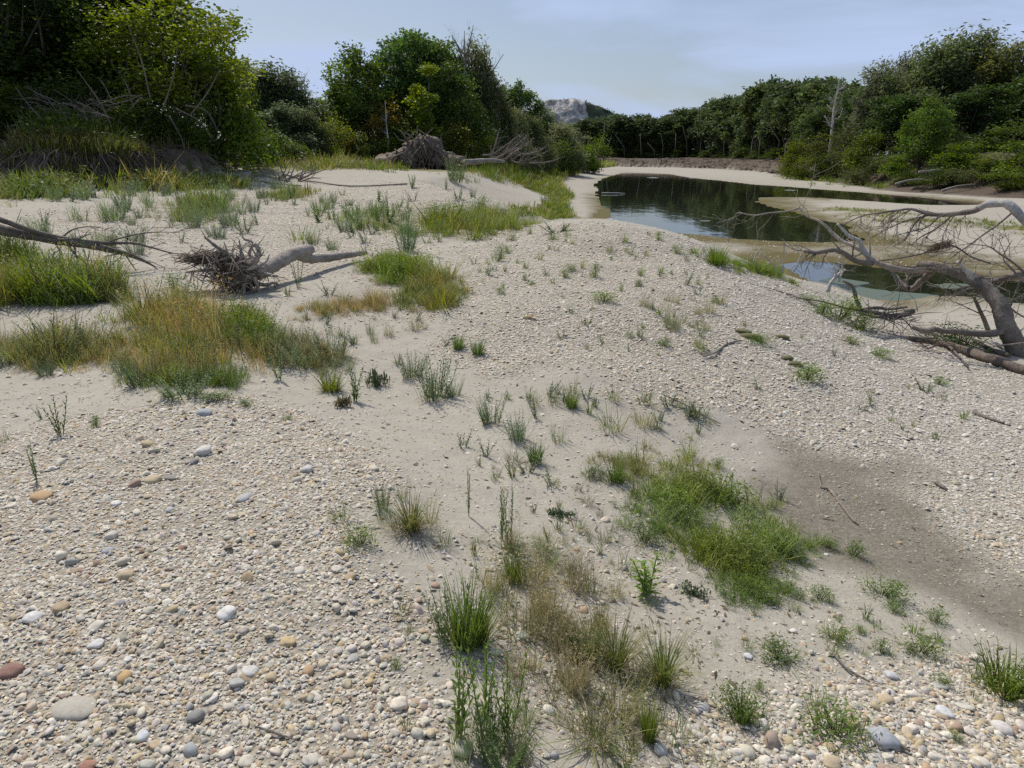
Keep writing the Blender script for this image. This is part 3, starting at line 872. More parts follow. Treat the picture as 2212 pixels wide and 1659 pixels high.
for k, (pts, rads, dd) in enumerate([
        ([(1480,540),(1520,480),(1522,430),(1500,405)], [.05,.04,.032,.024], .0), ([(1440,520),(1420,440),(1410,385)], [.03,.02,.008], .1),
        ([(1440,540),(1350,470),(1260,410),(1205,362)], [.035,.028,.022,.012], .05), ([(1500,510),(1470,470),(1490,400),(1440,378),(1428,352)], [.03,.024,.018,.013,.007], .2),
        ([(1470,590),(1450,650),(1400,720),(1380,745)], [.035,.028,.02,.01], -.08), ([(1430,600),(1370,640),(1350,700),(1390,740)], [.03,.024,.016,.008], -.1),
        ([(1500,600),(1520,660),(1530,700)], [.035,.025,.015], -.05), ([(1540,580),(1600,592),(1640,596)], [.03,.022,.014], .1),
        ([(1470,620),(1560,650),(1610,636),(1648,650)], [.028,.024,.02,.012], .0), ([(1400,560),(1280,560),(1180,566),(1100,575)], [.03,.026,.02,.01], .1),
        ([(1420,560),(1320,520),(1200,505),(1110,500)], [.03,.024,.018,.010], .15), ([(1380,600),(1290,620),(1240,590)], [.024,.02,.01], -.1),
        ([(1430,620),(1310,680),(1280,720)], [.022,.018,.010], -.1), ([(1460,560),(1560,520),(1590,470)], [.02,.014,.006], -.12),
        ([(1200,700),(1330,715),(1450,752)], [.008,.010,.006], -.25), ([(1350,480),(1330,420),(1320,392)], [.018,.012,.005], .1),
        ([(1440,640),(1440,710),(1420,770)], [.018,.014,.008], -.15), ([(1480,640),(1490,700),(1500,735)], [.02,.014,.008], -.12)]):
    L, r_ = limb(z5(pts), [D0 + .12 + dd] * len(pts), rads, 4)
    bo = wood_part("root", M_bleach if k % 3 == 1 else M_drift, log, L, r_, rngw, 7, .1, (1.6, 1.55, 1.48) if k % 3 == 0 else (.85, .82, .78))
    if k < 12:
        G = Geo(); twigs_on(G, L, r_, rngw, 5, .22, .1, 1, .2, (.95, .9, .85)); G.build("rootlets", M_drift, bo)
G = Geo()
for _ in range(260):
    d = rngw.normal(size=3) * [1, .7, .8]; d /= np.linalg.norm(d)
    p = c0 + rngw.normal(size=3) * [.2, .1, .14] + [-.08, 0, .0]; l = rngw.uniform(.14, .5)
    tn = rngw.uniform(.7, 1.8)
    G.add(*tube(np.array([p - d * l * .4, p + rngw.normal(size=3) * .03, p + d * l * .6]), [.006, .007, .002], 3), (tn, tn * .95, tn * .9))
for _ in range(300):                               # matted fibre on the upper left of the plate
    d = np.array([1, 0, .05]) + rngw.normal(size=3) * .3; d /= np.linalg.norm(d)
    p = at_y(*Z5(rngw.normal(1210, 70), rngw.normal(492, 17)), D0 + rngw.uniform(.1, .35)); l = rngw.uniform(.12, .35)
    tn = rngw.uniform(.5, .95)
    G.add(*tube(np.array([p - d * l * .5, p + rngw.normal(size=3) * .015, p + d * l * .5]), [.004, .006, .003], 3), (tn, tn * .92, tn * .82))
G.build("root_mat", M_drift, log)
V, Fc = ico(3)
rr = 1 + .25 * np.sin(V[:, 0] * 5 + V[:, 2] * 4) * np.sin(V[:, 1] * 6) 
G = Geo(); G.add(V * rr[:, None] * [.26, .13, .2] + c0, Fc, (.55, .48, .42)); G.build("root_core", M_earth, log)

# --- long bare branch coming in from the left
fb = empty("fallen_branch"); tag(fb, "long dark bare branch slanting in from the left edge above the grass", "branch")
Db = float(ground(*Z5(900, 560))[1])
for pts, Ds, rads, nt_ in [([(-260,250),(0,322),(150,350),(350,388),(500,410),(650,442),(760,470),(880,522),(930,556)], [Db-.4,Db-.4,Db-.35,Db-.3,Db-.25,Db-.15,Db-.1,Db,Db], [.085,.075,.07,.062,.056,.045,.034,.018,.006], 8),
                         ([(-260,180),(0,264),(200,332),(400,378),(620,402),(780,402),(900,430),(1020,462),(1120,468)], [Db-.5,Db-.5,Db-.4,Db-.3,Db-.2,Db-.1,Db,Db+.1,Db+.2], [.045,.04,.034,.03,.024,.016,.012,.008,.004], 12),
                         ([(370,372),(420,440),(470,492),(560,560),(600,610)], [Db-.3,Db-.4,Db-.4,Db-.5,Db-.5], [.02,.016,.012,.008,.004], 8),
                         ([(360,372),(440,318),(560,306),(680,340)], [Db-.3,Db-.2,Db-.1,Db], [.012,.009,.006,.003], 6),
                         ([(600,405),(760,360),(900,338),(1060,340)], [Db-.2,Db-.1,Db,Db+.1], [.012,.010,.007,.003], 8),
                         ([(620,480),(720,470),(640,560),(760,590),(860,630)], [Db-.2,Db-.2,Db-.2,Db-.2,Db-.2], [.008,.007,.006,.005,.003], 8),
                         ([(740,470),(800,560),(850,620),(880,640)], [Db-.1]*4, [.010,.008,.006,.003], 6)]:
    L, r_ = limb(z5(pts), Ds, rads, 4)
    bo = wood_part("limb", M_dead, fb, L, r_, rngw, 8, .05, (.85, .82, .8))
    G = Geo(); twigs_on(G, L, r_, rngw, nt_, .5, .1, 2, .35); G.build("twigs", M_dead, bo)

# --- sticks on the sand
L, r_ = on_ground([Z8(*p) for p in [(815,420),(825,478),(870,492),(918,550),(958,610),(985,640)]], .012, [.005,.010,.012,.011,.008,.003], 5, rngw, .006)
o = wood_part("stick", M_drift, None, L, r_, rngw, 6, .12, (.95, .9, .85)); tag(o, "thin crooked stick on the dark damp sand", "stick")
fk = empty("forked_stick"); tag(fk, "small forked dead branch lying on the gravel slope", "stick")
for pts, ra in [([(180,1165),(258,1142),(322,1082),(400,1062),(432,1066)], [.006,.012,.014,.009,.004]), ([(318,1090),(330,1068),(322,1050)], [.01,.007,.003]), ([(60,1145),(130,1128),(200,1160)], [.003,.004,.006])]:
    L, r_ = on_ground(zl(pts), .02, ra, 5, rngw, .008); wood_part("prong", M_drift, fk, L, r_, rngw, 6, .12)
for pts, ra, lab in [([Z8(150, 85), Z8(250, 130), Z8(330, 175), Z8(405, 215)], [.003,.006,.006,.003], "long straight twig on the pale sand behind the grass tufts"),
                     ([Z6(1080,1500), Z6(1180,1530), Z6(1255,1560)], [.003,.004,.002], "pale thin twig among the pebbles near the bottom edge"),
                     ([Z8(1470,165), Z8(1520,185), Z8(1600,210)], [.02,.018,.008], "short dark stick on the grey stones by the right edge"),
                     ([Z8(870,1180), Z8(940,1260), Z8(1030,1310)], [.003,.005,.003], "dry bent twig among the stones at bottom right"),
                     ([Z8(1310,462), Z8(1340,480), Z8(1360,492)], [.012,.012,.005], "short dark stick on the reddish gravel"),
                     ([Z8(1050,1490), Z8(1120,1555), Z8(1200,1605)], [.004,.006,.004], "grey twig crossing the blue grey cobble")]:
    L, r_ = on_ground(pts, .015, ra, 5, rngw, .004); o = wood_part("stick", M_dead, None, L, r_, rngw, 6, .1); tag(o, lab, "stick")
bp = empty("brush_pile"); tag(bp, "low pile of dead brushwood on the sand ledge before the grove", "brushwood")
for _ in range(26):
    p = ground(rngw.uniform(598, 650), rngw.uniform(384, 394)); d = rngw.normal(size=3) * [1, .5, .45]; d[2] = abs(d[2]); d /= np.linalg.norm(d); l = rngw.uniform(.5, 1.5)
    L = np.array([p - d * .1, p + d * l * .5 + rngw.normal(size=3) * .1, p + d * l]); wood_part("stick", M_dead, bp, L, [.03, .025, .01], rngw, 5, .05)
for pts, lab in [([(470,389),(540,392),(600,398),(650,404)], "thin dead pole on the sand below the left bank"), ([(660,392),(760,405),(880,400)], "long thin pole along the sandy ledge")]:
    L, r_ = on_ground(pts, .05, [.03] * len(pts), 4, rngw, .03); o = wood_part("pole", M_drift, None, L, r_, rngw, 5, .05); tag(o, lab, "pole")
o = wood_part("pole", M_bleach, None, *limb([(1300,417),(1330,417),(1350,418)], [at_z(1300,419,W)[1]] * 3, [.05,.04,.03], 4), rngw, 5); tag(o, "white pole lying on the water by the left shore", "pole")

# --- uprooted stump with earth mound in front of the grove
Ds_ = 52.0
st = empty("uprooted_stump"); tag(st, "huge grey brown uprooted root plate before the green grove", "stump")
def lump(cx, cy, D, w, h, dep, seed, tone=(1, 1, 1)):
    c = at_y(cx, cy, D); V, Fc = ico(4)
    V = V * [w * D / F_PX, dep, h * D / F_PX]
    k = 1 + .45 * fbm(V[:, 0] * 1.0 + seed, V[:, 2] * 1.0 + V[:, 1], 1.1, 4, seed) + .3 * fbm(V[:, 0] + seed, V[:, 2] - V[:, 1], 4.0, 3, seed + 2) 
    return V * k[:, None] + c, Fc, tone
G = Geo(); G.add(*lump(915, 326, Ds_, 34, 32, 1.0, 4, (.8, .76, .72))); G.add(*lump(958, 346, Ds_ - .3, 50, 15, 1.0, 9, (.85, .8, .76))); G.add(*lump(882, 344, Ds_ - .4, 40, 20, 1.0, 19, (1.1, 1.05, 1.0))); G.add(*lump(858, 348, Ds_ - .2, 36, 16, 1.0, 14, (1.3, 1.28, 1.25)))
G.build("earth", M_earth, st)
for k in range(70):
    sx = rngw.normal(912, 36); a = at_y(sx, 293 + abs(sx - 912) * .5 + rngw.uniform(0, 24), Ds_ - .8 - rngw.uniform(0, .5))
    b_ = a + np.array([rngw.uniform(-1.2, 1.2), -rngw.uniform(.2, .8), -rngw.uniform(.7, 2.0)])
    wood_part("root", M_dead, st, smooth_line(jitter([a, (a + b_) / 2, b_], rngw, .2), 4), np.linspace(.06, .02, 9), rngw, 5, .1, (.8, .74, .7))
for k in range(12):
    a = at_y(rngw.uniform(870, 960), rngw.uniform(296, 312), Ds_ - .6); b_ = a + np.array([rngw.uniform(-1, 1), -.3, rngw.uniform(.3, .9)])
    wood_part("root", M_dead, st, np.array([a, (a + b_) / 2 + rngw.normal(size=3) * .1, b_]), [.06, .04, .015], rngw, 5, .1)
fl = empty("fallen_tree"); tag(fl, "fallen tree with a white broken trunk lying right of the root plate", "fallen tree")
L, r_ = limb([(1003,350),(1030,349),(1060,347),(1090,349)], [50, 50.3, 50.6, 51], [.2, .19, .16, .1], 5)
wood_part("trunk", M_drift, fl, L, r_, rngw, 9, .05)
for k in range(16):
    a = at_y(rngw.uniform(1040, 1150), rngw.uniform(335, 352), 51 + rngw.uniform(0, 6)); b_ = a + np.array([rngw.uniform(.5, 3), rngw.uniform(-1, 1), rngw.uniform(.2, 2.2)])
    L = smooth_line(jitter([a, (a + b_) / 2, b_], rngw, .15), 3); bo = wood_part("branch", M_dead, fl, L, np.linspace(.07, .02, 7), rngw, 5, .05, (1.1, 1.1, 1.1))
    G = Geo(); twigs_on(G, L, np.linspace(.07, .02, 7), rngw, 9, 1.1, -.05, 1, .1, (1.1, 1.1, 1.1)); G.build("twigs", M_dead, bo)
# ------------------------------------------------------------------ trees and bushes
def leaves_geo(P, size, rng, tone, droop=0.0, aspect=.55, flat=.35):
    """one rhombic leaf (or small spray) at each point"""
    n = len(P)
    d = rng.normal(size=(n, 3)); d[:, 2] = d[:, 2] * (1 - flat) - droop
    d /= np.linalg.norm(d, axis=1, keepdims=True)
    u = rng.normal(size=(n, 3)); u[:, 2] *= .6
    u -= d * (u * d).sum(1, keepdims=True); u /= np.maximum(np.linalg.norm(u, axis=1, keepdims=True), 1e-6)
    s = size * rng.uniform(.6, 1.35, (n, 1))
    nn = np.cross(d, u)
    V = np.stack([P, P + d * s * .5 + u * s * aspect * .5 + nn * s * .08, P + d * s, P + d * s * .5 - u * s * aspect * .5 + nn * s * .08], 1).reshape(-1, 3)
    k = np.arange(n)[:, None] * 4
    Fc = np.concatenate([k + [[0, 1, 2]], k + [[0, 2, 3]]])
    return V, Fc, np.repeat(tone, 4, 0)

def make_tree(seed, H, Wd, base, lobes, twigs, per, leaf, shape="round", droop=0.0, tone=(.06, .085, .025), tone2=(.10, .13, .035),
              trunk_r=.16, lean=0.0, gap=.0, aspect=.55, lobe_r=.34, multi=1, sig=.2, spread_low=0.0):
    """trunk+limbs and crown of a tree of height H and crown width Wd; returns two meshes standing at the origin"""
    rng = np.random.default_rng(seed)
    ch = H - base
    cen = np.array([lean * H, 0, base + ch * .5])
    L = []
    while len(L) < lobes:
        p = rng.uniform(-1, 1, 3)
        t = (p[2] + 1) / 2
        prof = {"round": math.sqrt(max(0, 1 - (2 * t - 1) ** 2)) ** .7, "egg": math.sqrt(max(0, 1 - (2 * t - 1) ** 2)) * (1.15 - .55 * t), "tall": (1 - t ** 2.2) ** .6 * (.55 + .45 * min(1, t * 4)),
                "dome": (1 - t ** 2) ** .5, "vase": math.sqrt(max(0, 1 - (2 * t - 1) ** 2)) * (.55 + .6 * t)}[shape]
        if np.hypot(p[0], p[1]) < prof:
            L.append(cen + p * [Wd / 2 * .86, Wd / 2 * .86, ch / 2 * .9])
    L = np.array(L)
    lr = Wd * lobe_r * rng.uniform(.6, 1.25, lobes) * .55
    G = Geo(); T = Geo()
    bases = [np.array([rng.normal() * .25, rng.normal() * .25, -.3]) for _ in range(multi)] if multi > 1 else [np.array([0, 0, -.3])]
    for k in range(lobes):
        b0 = bases[k % len(bases)]
        fork = b0 * [1, 1, 0] + np.array([lean * base * .7, 0, max(base * rng.uniform(.5, 1.1), .2) if multi == 1 else rng.uniform(.1, .5)])
        mid = (fork + L[k]) / 2 + rng.normal(size=3) * Wd * .05 - np.array([0, 0, ch * .03])
        r0 = trunk_r * (.5 if multi == 1 else .55) * rng.uniform(.6, 1.1)
        ln, rr = smooth_line([fork, mid, L[k]], 4, [r0, r0 * .55, r0 * .2])
        tn = rng.uniform(.8, 1.3)
        T.add(*tube(ln, rr, 5), (tn, tn, tn))
        n = twigs
        d = rng.normal(size=(n, 3)); d /= np.linalg.norm(d, axis=1, keepdims=True)
        d[:, 2] = np.where(rng.random(n) < .55, np.abs(d[:, 2]), d[:, 2])
        rad_ = lr[k] * rng.uniform(.45, 1.0, (n, 1)) ** .7
        C = L[k] + d * rad_ * [1, 1, .82 + droop * .2]
        if droop > 0:
            C[:, 2] -= droop * rng.uniform(0, .35, n) * lr[k] * 1.5
        lobe_t = rng.random()
        tw = np.clip(rng.normal(lobe_t * .8 + .1, .2, n), 0, 1); lb = rng.uniform(.72, 1.2)
        keep = rng.random(n) > gap
        C, tw = C[keep], tw[keep]
        pts = np.repeat(C, per, 0) + np.clip(rng.normal(size=(len(C) * per, 3)), -1.7, 1.7) * sig * lr[k] * [1, 1, .8 + droop]
        tt = np.clip(np.repeat(tw, per) + rng.normal(size=len(pts)) * .14, 0, 1)[:, None]
        tone_ = (np.array(tone) * (1 - tt) + np.array(tone2) * tt) * rng.uniform(.8, 1.2, (len(pts), 1)) * lb
        pts[:, 2] = np.maximum(pts[:, 2], .05)
        G.add(*leaves_geo(pts, leaf, rng, tone_, droop, aspect))
        for q in range(min(3, len(C))):
            e = C[rng.integers(len(C))]
            T.add(*tube(np.array([L[k], (L[k] + e) / 2 + rng.normal(size=3) * .05 * Wd * .2, e]), [r0 * .25, r0 * .16, r0 * .06], 4), (tn, tn, tn))
    for b0 in bases if multi == 1 else []:
        pts = [b0, np.array([lean * base * .4 + rng.normal() * .05 * base, rng.normal() * .04 * base, base * .5]), np.array([lean * base * .8, 0, base * 1.05]), cen + [0, 0, ch * .1]]
        ln, rr = smooth_line(pts, 5, [trunk_r * 1.25, trunk_r, trunk_r * .82, trunk_r * .35])
        T.add(*tube(ln, rr, 7, rng, .05))
    return T, G

TREE = {}
def kind(name, *a, **k):
    T, G = make_tree(*a, **k)
    t = T.build("trunk", M_bark); c = G.build("crown", M_leaf)
    for o in (t, c): COL.objects.unlink(o)
    Vc = G.arr()[0]
    TREE[name] = (t.data, c.data, float(np.quantile(Vc[:, 2], .997)), 2 * float(np.quantile(np.hypot(Vc[:, 0], Vc[:, 1]), .96)))
    bpy.data.objects.remove(t); bpy.data.objects.remove(c)

kind("broad_a", 1, 9.0, 7.0, 1.6, 34, 24, 16, .20, "egg", tone=(0.074, 0.108, 0.017), tone2=(0.177, 0.218, 0.034), sig=.26, multi=3, trunk_r=.13)
kind("broad_b", 2, 9.5, 6.5, 1.8, 32, 24, 16, .22, "round", tone=(0.052, 0.079, 0.020), tone2=(0.119, 0.158, 0.034), sig=.26)
kind("sapling", 3, 7.0, 2.6, 1.6, 16, 12, 11, .17, "tall", tone=(0.088, 0.119, 0.022), tone2=(0.193, 0.224, 0.050), lobe_r=.30, trunk_r=.07, gap=.15, sig=.34)
kind("grove_a", 4, 10, 7.0, 1.2, 40, 20, 13, .30, "egg", tone=(0.074, 0.112, 0.022), tone2=(0.162, 0.205, 0.045), sig=.25)
kind("grove_b", 5, 10, 6.5, 1.2, 36, 20, 13, .30, "round", tone=(0.052, 0.086, 0.025), tone2=(0.111, 0.152, 0.039), sig=.25)
kind("slim", 6, 9, 3.4, .6, 24, 16, 12, .26, "tall", tone=(0.119, 0.152, 0.022), tone2=(0.222, 0.251, 0.039), lobe_r=.34, sig=.28)
kind("willow_a", 7, 10, 8.0, .8, 50, 32, 20, .40, "dome", droop=.7, tone=(0.088, 0.106, 0.041), tone2=(0.193, 0.198, 0.090), aspect=.34, sig=.24)
kind("willow_b", 8, 9, 6.0, .6, 38, 28, 15, .38, "egg", droop=.6, tone=(0.096, 0.112, 0.050), tone2=(0.193, 0.198, 0.101), aspect=.32, sig=.24)
kind("forest_a", 9, 15, 6.5, 2.2, 34, 15, 11, .60, "tall", tone=(0.052, 0.077, 0.028), tone2=(0.111, 0.139, 0.045), trunk_r=.2, sig=.28, lobe_r=.42)
kind("forest_b", 10, 15, 7.5, .8, 38, 15, 11, .60, "egg", tone=(0.045, 0.069, 0.027), tone2=(0.103, 0.132, 0.047), trunk_r=.2, sig=.28)
kind("forest_c", 11, 14, 6.0, 3.4, 28, 15, 11, .58, "egg", tone=(0.059, 0.082, 0.028), tone2=(0.125, 0.152, 0.050), trunk_r=.18, sig=.28)
kind("bush_a", 12, 2.4, 3.0, .15, 16, 18, 13, .16, "dome", tone=(0.066, 0.092, 0.020), tone2=(0.148, 0.185, 0.036), multi=5, trunk_r=.05, sig=.3, lobe_r=.42)
kind("bush_b", 13, 2.6, 2.8, .2, 14, 18, 13, .15, "round", tone=(0.074, 0.099, 0.025), tone2=(0.170, 0.198, 0.045), multi=4, trunk_r=.05, sig=.34, lobe_r=.42)
kind("bush_c", 14, 2.2, 3.4, .1, 18, 16, 13, .16, "dome", droop=.4, tone=(0.088, 0.099, 0.039), tone2=(0.177, 0.178, 0.078), multi=5, trunk_r=.045, sig=.3, aspect=.32)

rngt = np.random.default_rng(21)
BUSY = {}
def plant_tree(px, D, top_py, kd, label, tint=(1, 1, 1), wide=None, name="tree", cat="tree", group=None, sink=0.0, rz=None, dead_tops=0):
    """stands a tree on the ground at column px and depth D, tall enough to reach the height seen at top_py"""
    p = at_y(px, 335, D)
    z = float(hz(p[0], p[1])[0]) - sink
    top = float(at_y(px, top_py, D)[2])
    tm, cm, H, Wd = TREE[kd]
    s = (top - z) / H
    sw = s if wide is None else wide * D / F_PX / Wd
    root = empty(name, (p[0], p[1], z), rngt.uniform(0, 6.28) if rz is None else rz)
    root.scale = (sw, sw, s)
    for nm, me in (("trunk", tm), ("crown", cm)):
        o = bpy.data.objects.new(nm, me); COL.objects.link(o); o.parent = root
        if nm == "crown":
            j = rngt.uniform(.88, 1.12)
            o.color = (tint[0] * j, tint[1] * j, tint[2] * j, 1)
    tag(root, label, cat, group)
    return root

# left bank, nearest trees
plant_tree(395, 34, -70, "broad_a", "light green leafy tree with several pale thin trunks above the left bank", (1.25, 1.2, .95), 310)
plant_tree(205, 37, -130, "broad_b", "tall dark tree behind the grey brushwood on the left bank", (1.0, 1.0, .85), 430)
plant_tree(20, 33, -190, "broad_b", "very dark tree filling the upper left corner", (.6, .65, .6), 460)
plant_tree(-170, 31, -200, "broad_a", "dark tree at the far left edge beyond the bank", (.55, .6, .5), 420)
plant_tree(300, 42, -90, "grove_b", "dark green tree standing behind the light leafy tree on the left bank", (.7, .8, .7), 380)
plant_tree(110, 44, -60, "grove_b", "dark background tree between the two tall left bank trees", (.6, .7, .6), 420)
plant_tree(505, 37, 25, "sapling", "slender open tree against the sky at the right end of the left bank", (1.2, 1.2, .95), 120)
plant_tree(462, 35, 60, "sapling", "thin young tree leaning beside the slender open tree on the left bank", (1.15, 1.15, .85), 130)
for px, D, tp, kd, w_, tint, lab in [
    (300, 31, 205, "bush_b", 150, (1.15, 1.25, .8), "bright green bush on the left bank below the light leafy tree"),
    (480, 35.5, 150, "bush_a", 170, (1.05, 1.2, .8), "tall green bush at the foot of the slender open tree"),
    (60, 29, 175, "bush_a", 190, (.75, .75, .55), "dull green bush with yellow leaves near the left edge"),
    (-60, 27.5, 190, "bush_b", 200, (.7, .7, .5), "dark bush on the bank at the left frame edge"),
    (185, 31.5, 150, "bush_b", 190, (.65, .75, .55), "dark bush behind the grey brushwood on the left bank"),
    (420, 33.5, 180, "bush_b", 150, (.9, 1.05, .75), "mid green bush behind the eroded left bank"),
    (540, 41.5, 170, "bush_a", 110, (.9, 1.05, .75), "broad green bush filling the gap beside the dark willows"),
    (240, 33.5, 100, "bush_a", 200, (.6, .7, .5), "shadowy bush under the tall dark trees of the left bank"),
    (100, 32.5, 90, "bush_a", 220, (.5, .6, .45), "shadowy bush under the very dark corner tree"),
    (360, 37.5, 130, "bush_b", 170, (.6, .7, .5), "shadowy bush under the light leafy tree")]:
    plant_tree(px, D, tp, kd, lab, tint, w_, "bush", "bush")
def bare_tree(px, D, top, label, name="bare_tree", seed=0, width=1.0, mat=None, cat="dead tree", n=7):
    rng = np.random.default_rng(seed)
    p = at_y(px, 335, D); z = float(hz(p[0], p[1])[0]); H = float(at_y(px, top, D)[2]) - z
    root = empty(name, (p[0], p[1], z)); tag(root, label, cat)
    ln, rr = smooth_line(jitter(np.array([[0, 0, -.2], [0, 0, H * .3], [0, 0, H * .6], [0, 0, H * .98]]), rng, H * .015), 5, [H * .022, H * .018, H * .012, H * .003])
    V, Fc = tube(ln, rr, 7, rng, .06); mk("trunk", V, Fc, mat or M_drift, root, np.ones((len(V), 3)) * 1.2)
    for k in range(n):
        t = rng.uniform(.3, .9); a = np.array([0, 0, H * t]); az = rng.uniform(0, 6.28); l = H * rng.uniform(.2, .4) * width
        e = a + np.array([math.cos(az) * l * .6, math.sin(az) * l * .6, l * rng.uniform(.5, .9)])
        L, r_ = smooth_line(jitter([a, (a * .6 + e * .4) + [0, 0, -.05 * l], e], rng, H * .01), 4, [H * .008, H * .006, H * .002])
        V, Fc = tube(L, r_, 5); bo = mk("branch", V, Fc, mat or M_drift, root, np.ones((len(V), 3)) * 1.15)
        G = Geo(); twigs_on(G, L, r_, rng, 9, H * .12, -.2, 2, .2, (1, 1, 1)); G.build("twigs", mat or M_drift, bo)
    return root
# heap of grey dead branches on the left bank
hp = empty("dead_brush"); tag(hp, "heap of grey dead branches on top of the left bank", "brushwood")
for k in range(34):
    a = at_y(rngt.uniform(90, 260), rngt.uniform(225, 262), 27.2 + rngt.uniform(0, 1.4)); d = np.array([rngt.normal(-.4, .7), rngt.normal() * .4, abs(rngt.normal()) * .6]); d /= np.linalg.norm(d); l = rngt.uniform(.5, 1.5)
    L, r_ = smooth_line(jitter([a, a + d * l * .5, a + d * l + [0, 0, -.1]], rngt, .06), 3, [.025, .02, .008])
    bo = wood_part("branch", M_drift, hp, L, r_ * .75, rngt, 5, .05, (.6, .58, .54))
    G = Geo(); twigs_on(G, L, r_ * .75, rngt, 5, .6, 0, 1, .2, (.6, .58, .54)); G.build("twigs", M_drift, bo)
for k, (x0, y0, x1, y1) in enumerate([(240,270,165,150),(325,215,275,50),(352,235,385,90),(300,215,205,300),(290,240,255,150),(410,250,475,150)]):
    L, r_ = limb([(x0, y0), ((x0 + x1) / 2 + 6, (y0 + y1) / 2), (x1, y1)], [28.5 + k * .5] * 3, [.034, .026, .01], 5)
    o = wood_part("pole", M_drift, None, L, r_, rngt, 6, .04, (.62, .6, .5)); tag(o, ["thin pale pole leaning left across the dark bank bushes", "long thin bare trunk slanting up through the dark left trees", "pale slim trunk rising behind the eroded bank", "grey pole slanting down over the bank brushwood",
        "short bare pole among the left bank bushes", "pale forked limb below the slender open tree"][k], "bare trunk")
# roots and matted fibre hanging down the eroded bank
LB = np.array(LEFT_BANK, float)
def bank_point(t, off):
    k = min(int(t), len(LB) - 2); f = t - k
    e = LB[k + 1] - LB[k]; nn = np.array([-e[1], e[0]]) / np.linalg.norm(e)
    return LB[k] * (1 - f) + LB[k + 1] * f + nn * off
G = Geo()
for k in range(1000):
    t = rngt.uniform(1.2, 7.6); o1 = rngt.uniform(.2, 1.9); q = bank_point(t, o1); q2 = bank_point(t + rngt.normal() * .06, o1 - rngt.uniform(.4, 1.3))
    z1 = hz(q[0], q[1])[0] + .05; z2 = max(hz(q2[0], q2[1])[0], z1 - rngt.uniform(.4, 1.3)) + .04
    a = np.array([q[0], q[1], z1]); b_ = np.array([q2[0], q2[1], z2]); mid = (a + b_) / 2 + rngt.normal(size=3) * [.12, .12, .06] + [0, 0, .08]
    tn = rngt.uniform(.4, 1.1)
    G.add(*tube(np.array([a, mid, b_]), [.028 * rngt.uniform(.4, 1.2), .018, .006], 4), (tn, tn * .9, tn * .82))
tag(G.build("bank_roots", M_dead), "tangled brown roots hanging down the eroded left bank", None, None, "stuff")
# bent dark stems over the eroded bank
for k, pts in enumerate([[(380,235),(430,262),(458,300)], [(400,228),(445,240),(470,285),(466,305)], [(365,250),(392,300),(400,335)]]):
    L, r_ = limb(pts, [28.0] * len(pts), np.linspace(.032, .015, len(pts)), 6); o = wood_part("stem", M_bark, None, L, r_, rngt, 6, .05, (.6, .6, .6))
    tag(o, ["dark bent stem hanging over the eroded left bank", "black arching stem at the right end of the left bank", "dark stem trailing down the bank face"][k], "stem")

# dark willows between the left bank and the grove
for px, D, tp, kd, w_, tint, lab in [
    (585, 56, 140, "willow_b", 150, (.62, .75, .68), "dark willow right of the slender open tree"),
    (530, 62, 150, "willow_b", 150, (.5, .62, .55), "dark willow half hidden behind the slender open tree"),
    (640, 57, 172, "willow_a", 150, (.72, .82, .80), "rounded grey green willow in the gap left of the grove"),
    (610, 50, 225, "willow_b", 120, (.65, .78, .72), "lower rounded willow in front of the dark willows"),
    (668, 52, 238, "willow_a", 95, (.75, .85, .8), "small round grey willow beside the yellowish bushes"),
    (705, 84, 210, "grove_b", 75, (.8, .9, .8), "small round tree far back in the gap left of the grove"),
    (735, 80, 222, "grove_b", 70, (.75, .85, .75), "second small round tree far back in the gap")]:
    plant_tree(px, D, tp, kd, lab, tint, w_)
bare_tree(655, 62, 158, "bare dead treetop sticking up above the dark willows", seed=4, width=.8)
# grove in the middle
for px, D, tp, kd, w_, tint, lab in [
    (790, 60, 100, "grove_a", 150, (1.0, 1.08, .9), "sunlit green tree at the left end of the middle grove"),
    (825, 64, 118, "grove_a", 150, (.85, .98, .85), "mid green tree second from the left in the middle grove"),
    (905, 63, 66, "grove_b", 170, (.95, 1.12, .95), "tallest dark green tree of the middle grove"),
    (960, 66, 84, "grove_b", 150, (.85, .95, .75), "tall tree on the right shoulder of the middle grove"),
    (925, 57, 140, "slim", 80, (1.15, 1.25, .9), "yellow green slim tree in front of the middle grove"),
    (985, 60, 135, "grove_a", 110, (.8, .9, .75), "dull green tree right of the yellow green slim tree"),
    (1035, 67, 98, "willow_a", 120, (.9, .92, .85), "grey topped willow on the right side of the grove"),
    (1062, 68, 160, "willow_b", 100, (.85, .9, .75), "drooping willow at the right end of the grove"),
    (1012, 63, 205, "willow_b", 110, (.8, .92, .7), "low willow in front of the right end of the grove"),
    (755, 62, 190, "grove_a", 90, (1.0, 1.05, .85), "small open tree at the left foot of the grove"),
    (1098, 80, 178, "grove_b", 80, (.75, .85, .72), "dark tree behind the right end of the grove"),
    (1130, 86, 192, "grove_b", 80, (.8, .9, .78), "dark rounded tree receding along the left shore"),
    (1158, 95, 232, "willow_b", 85, (.85, .95, .85), "willow on the left shore before the quarry hill"),
    (1110, 72, 240, "willow_a", 90, (.95, 1.0, .9), "grey green willow bush right of the grove"),
    (1150, 80, 255, "willow_a", 90, (.9, .97, .85), "second grey green willow bush right of the grove"),
    (1205, 92, 270, "willow_a", 110, (1.1, 1.1, 1.1), "pale grey rounded willow under the quarry hill"),
    (1245, 108, 280, "willow_b", 70, (.95, .98, .95), "small grey willow at the end of the left shore"),
    (1190, 104, 262, "willow_b", 80, (.9, .95, .95), "grey willow just left of the quarry face")]:
    plant_tree(px, D, tp, kd, lab, tint, w_)
bare_tree(1008, 66, 60, "bare grey treetop rising from the middle grove", seed=8, width=.9, n=10)
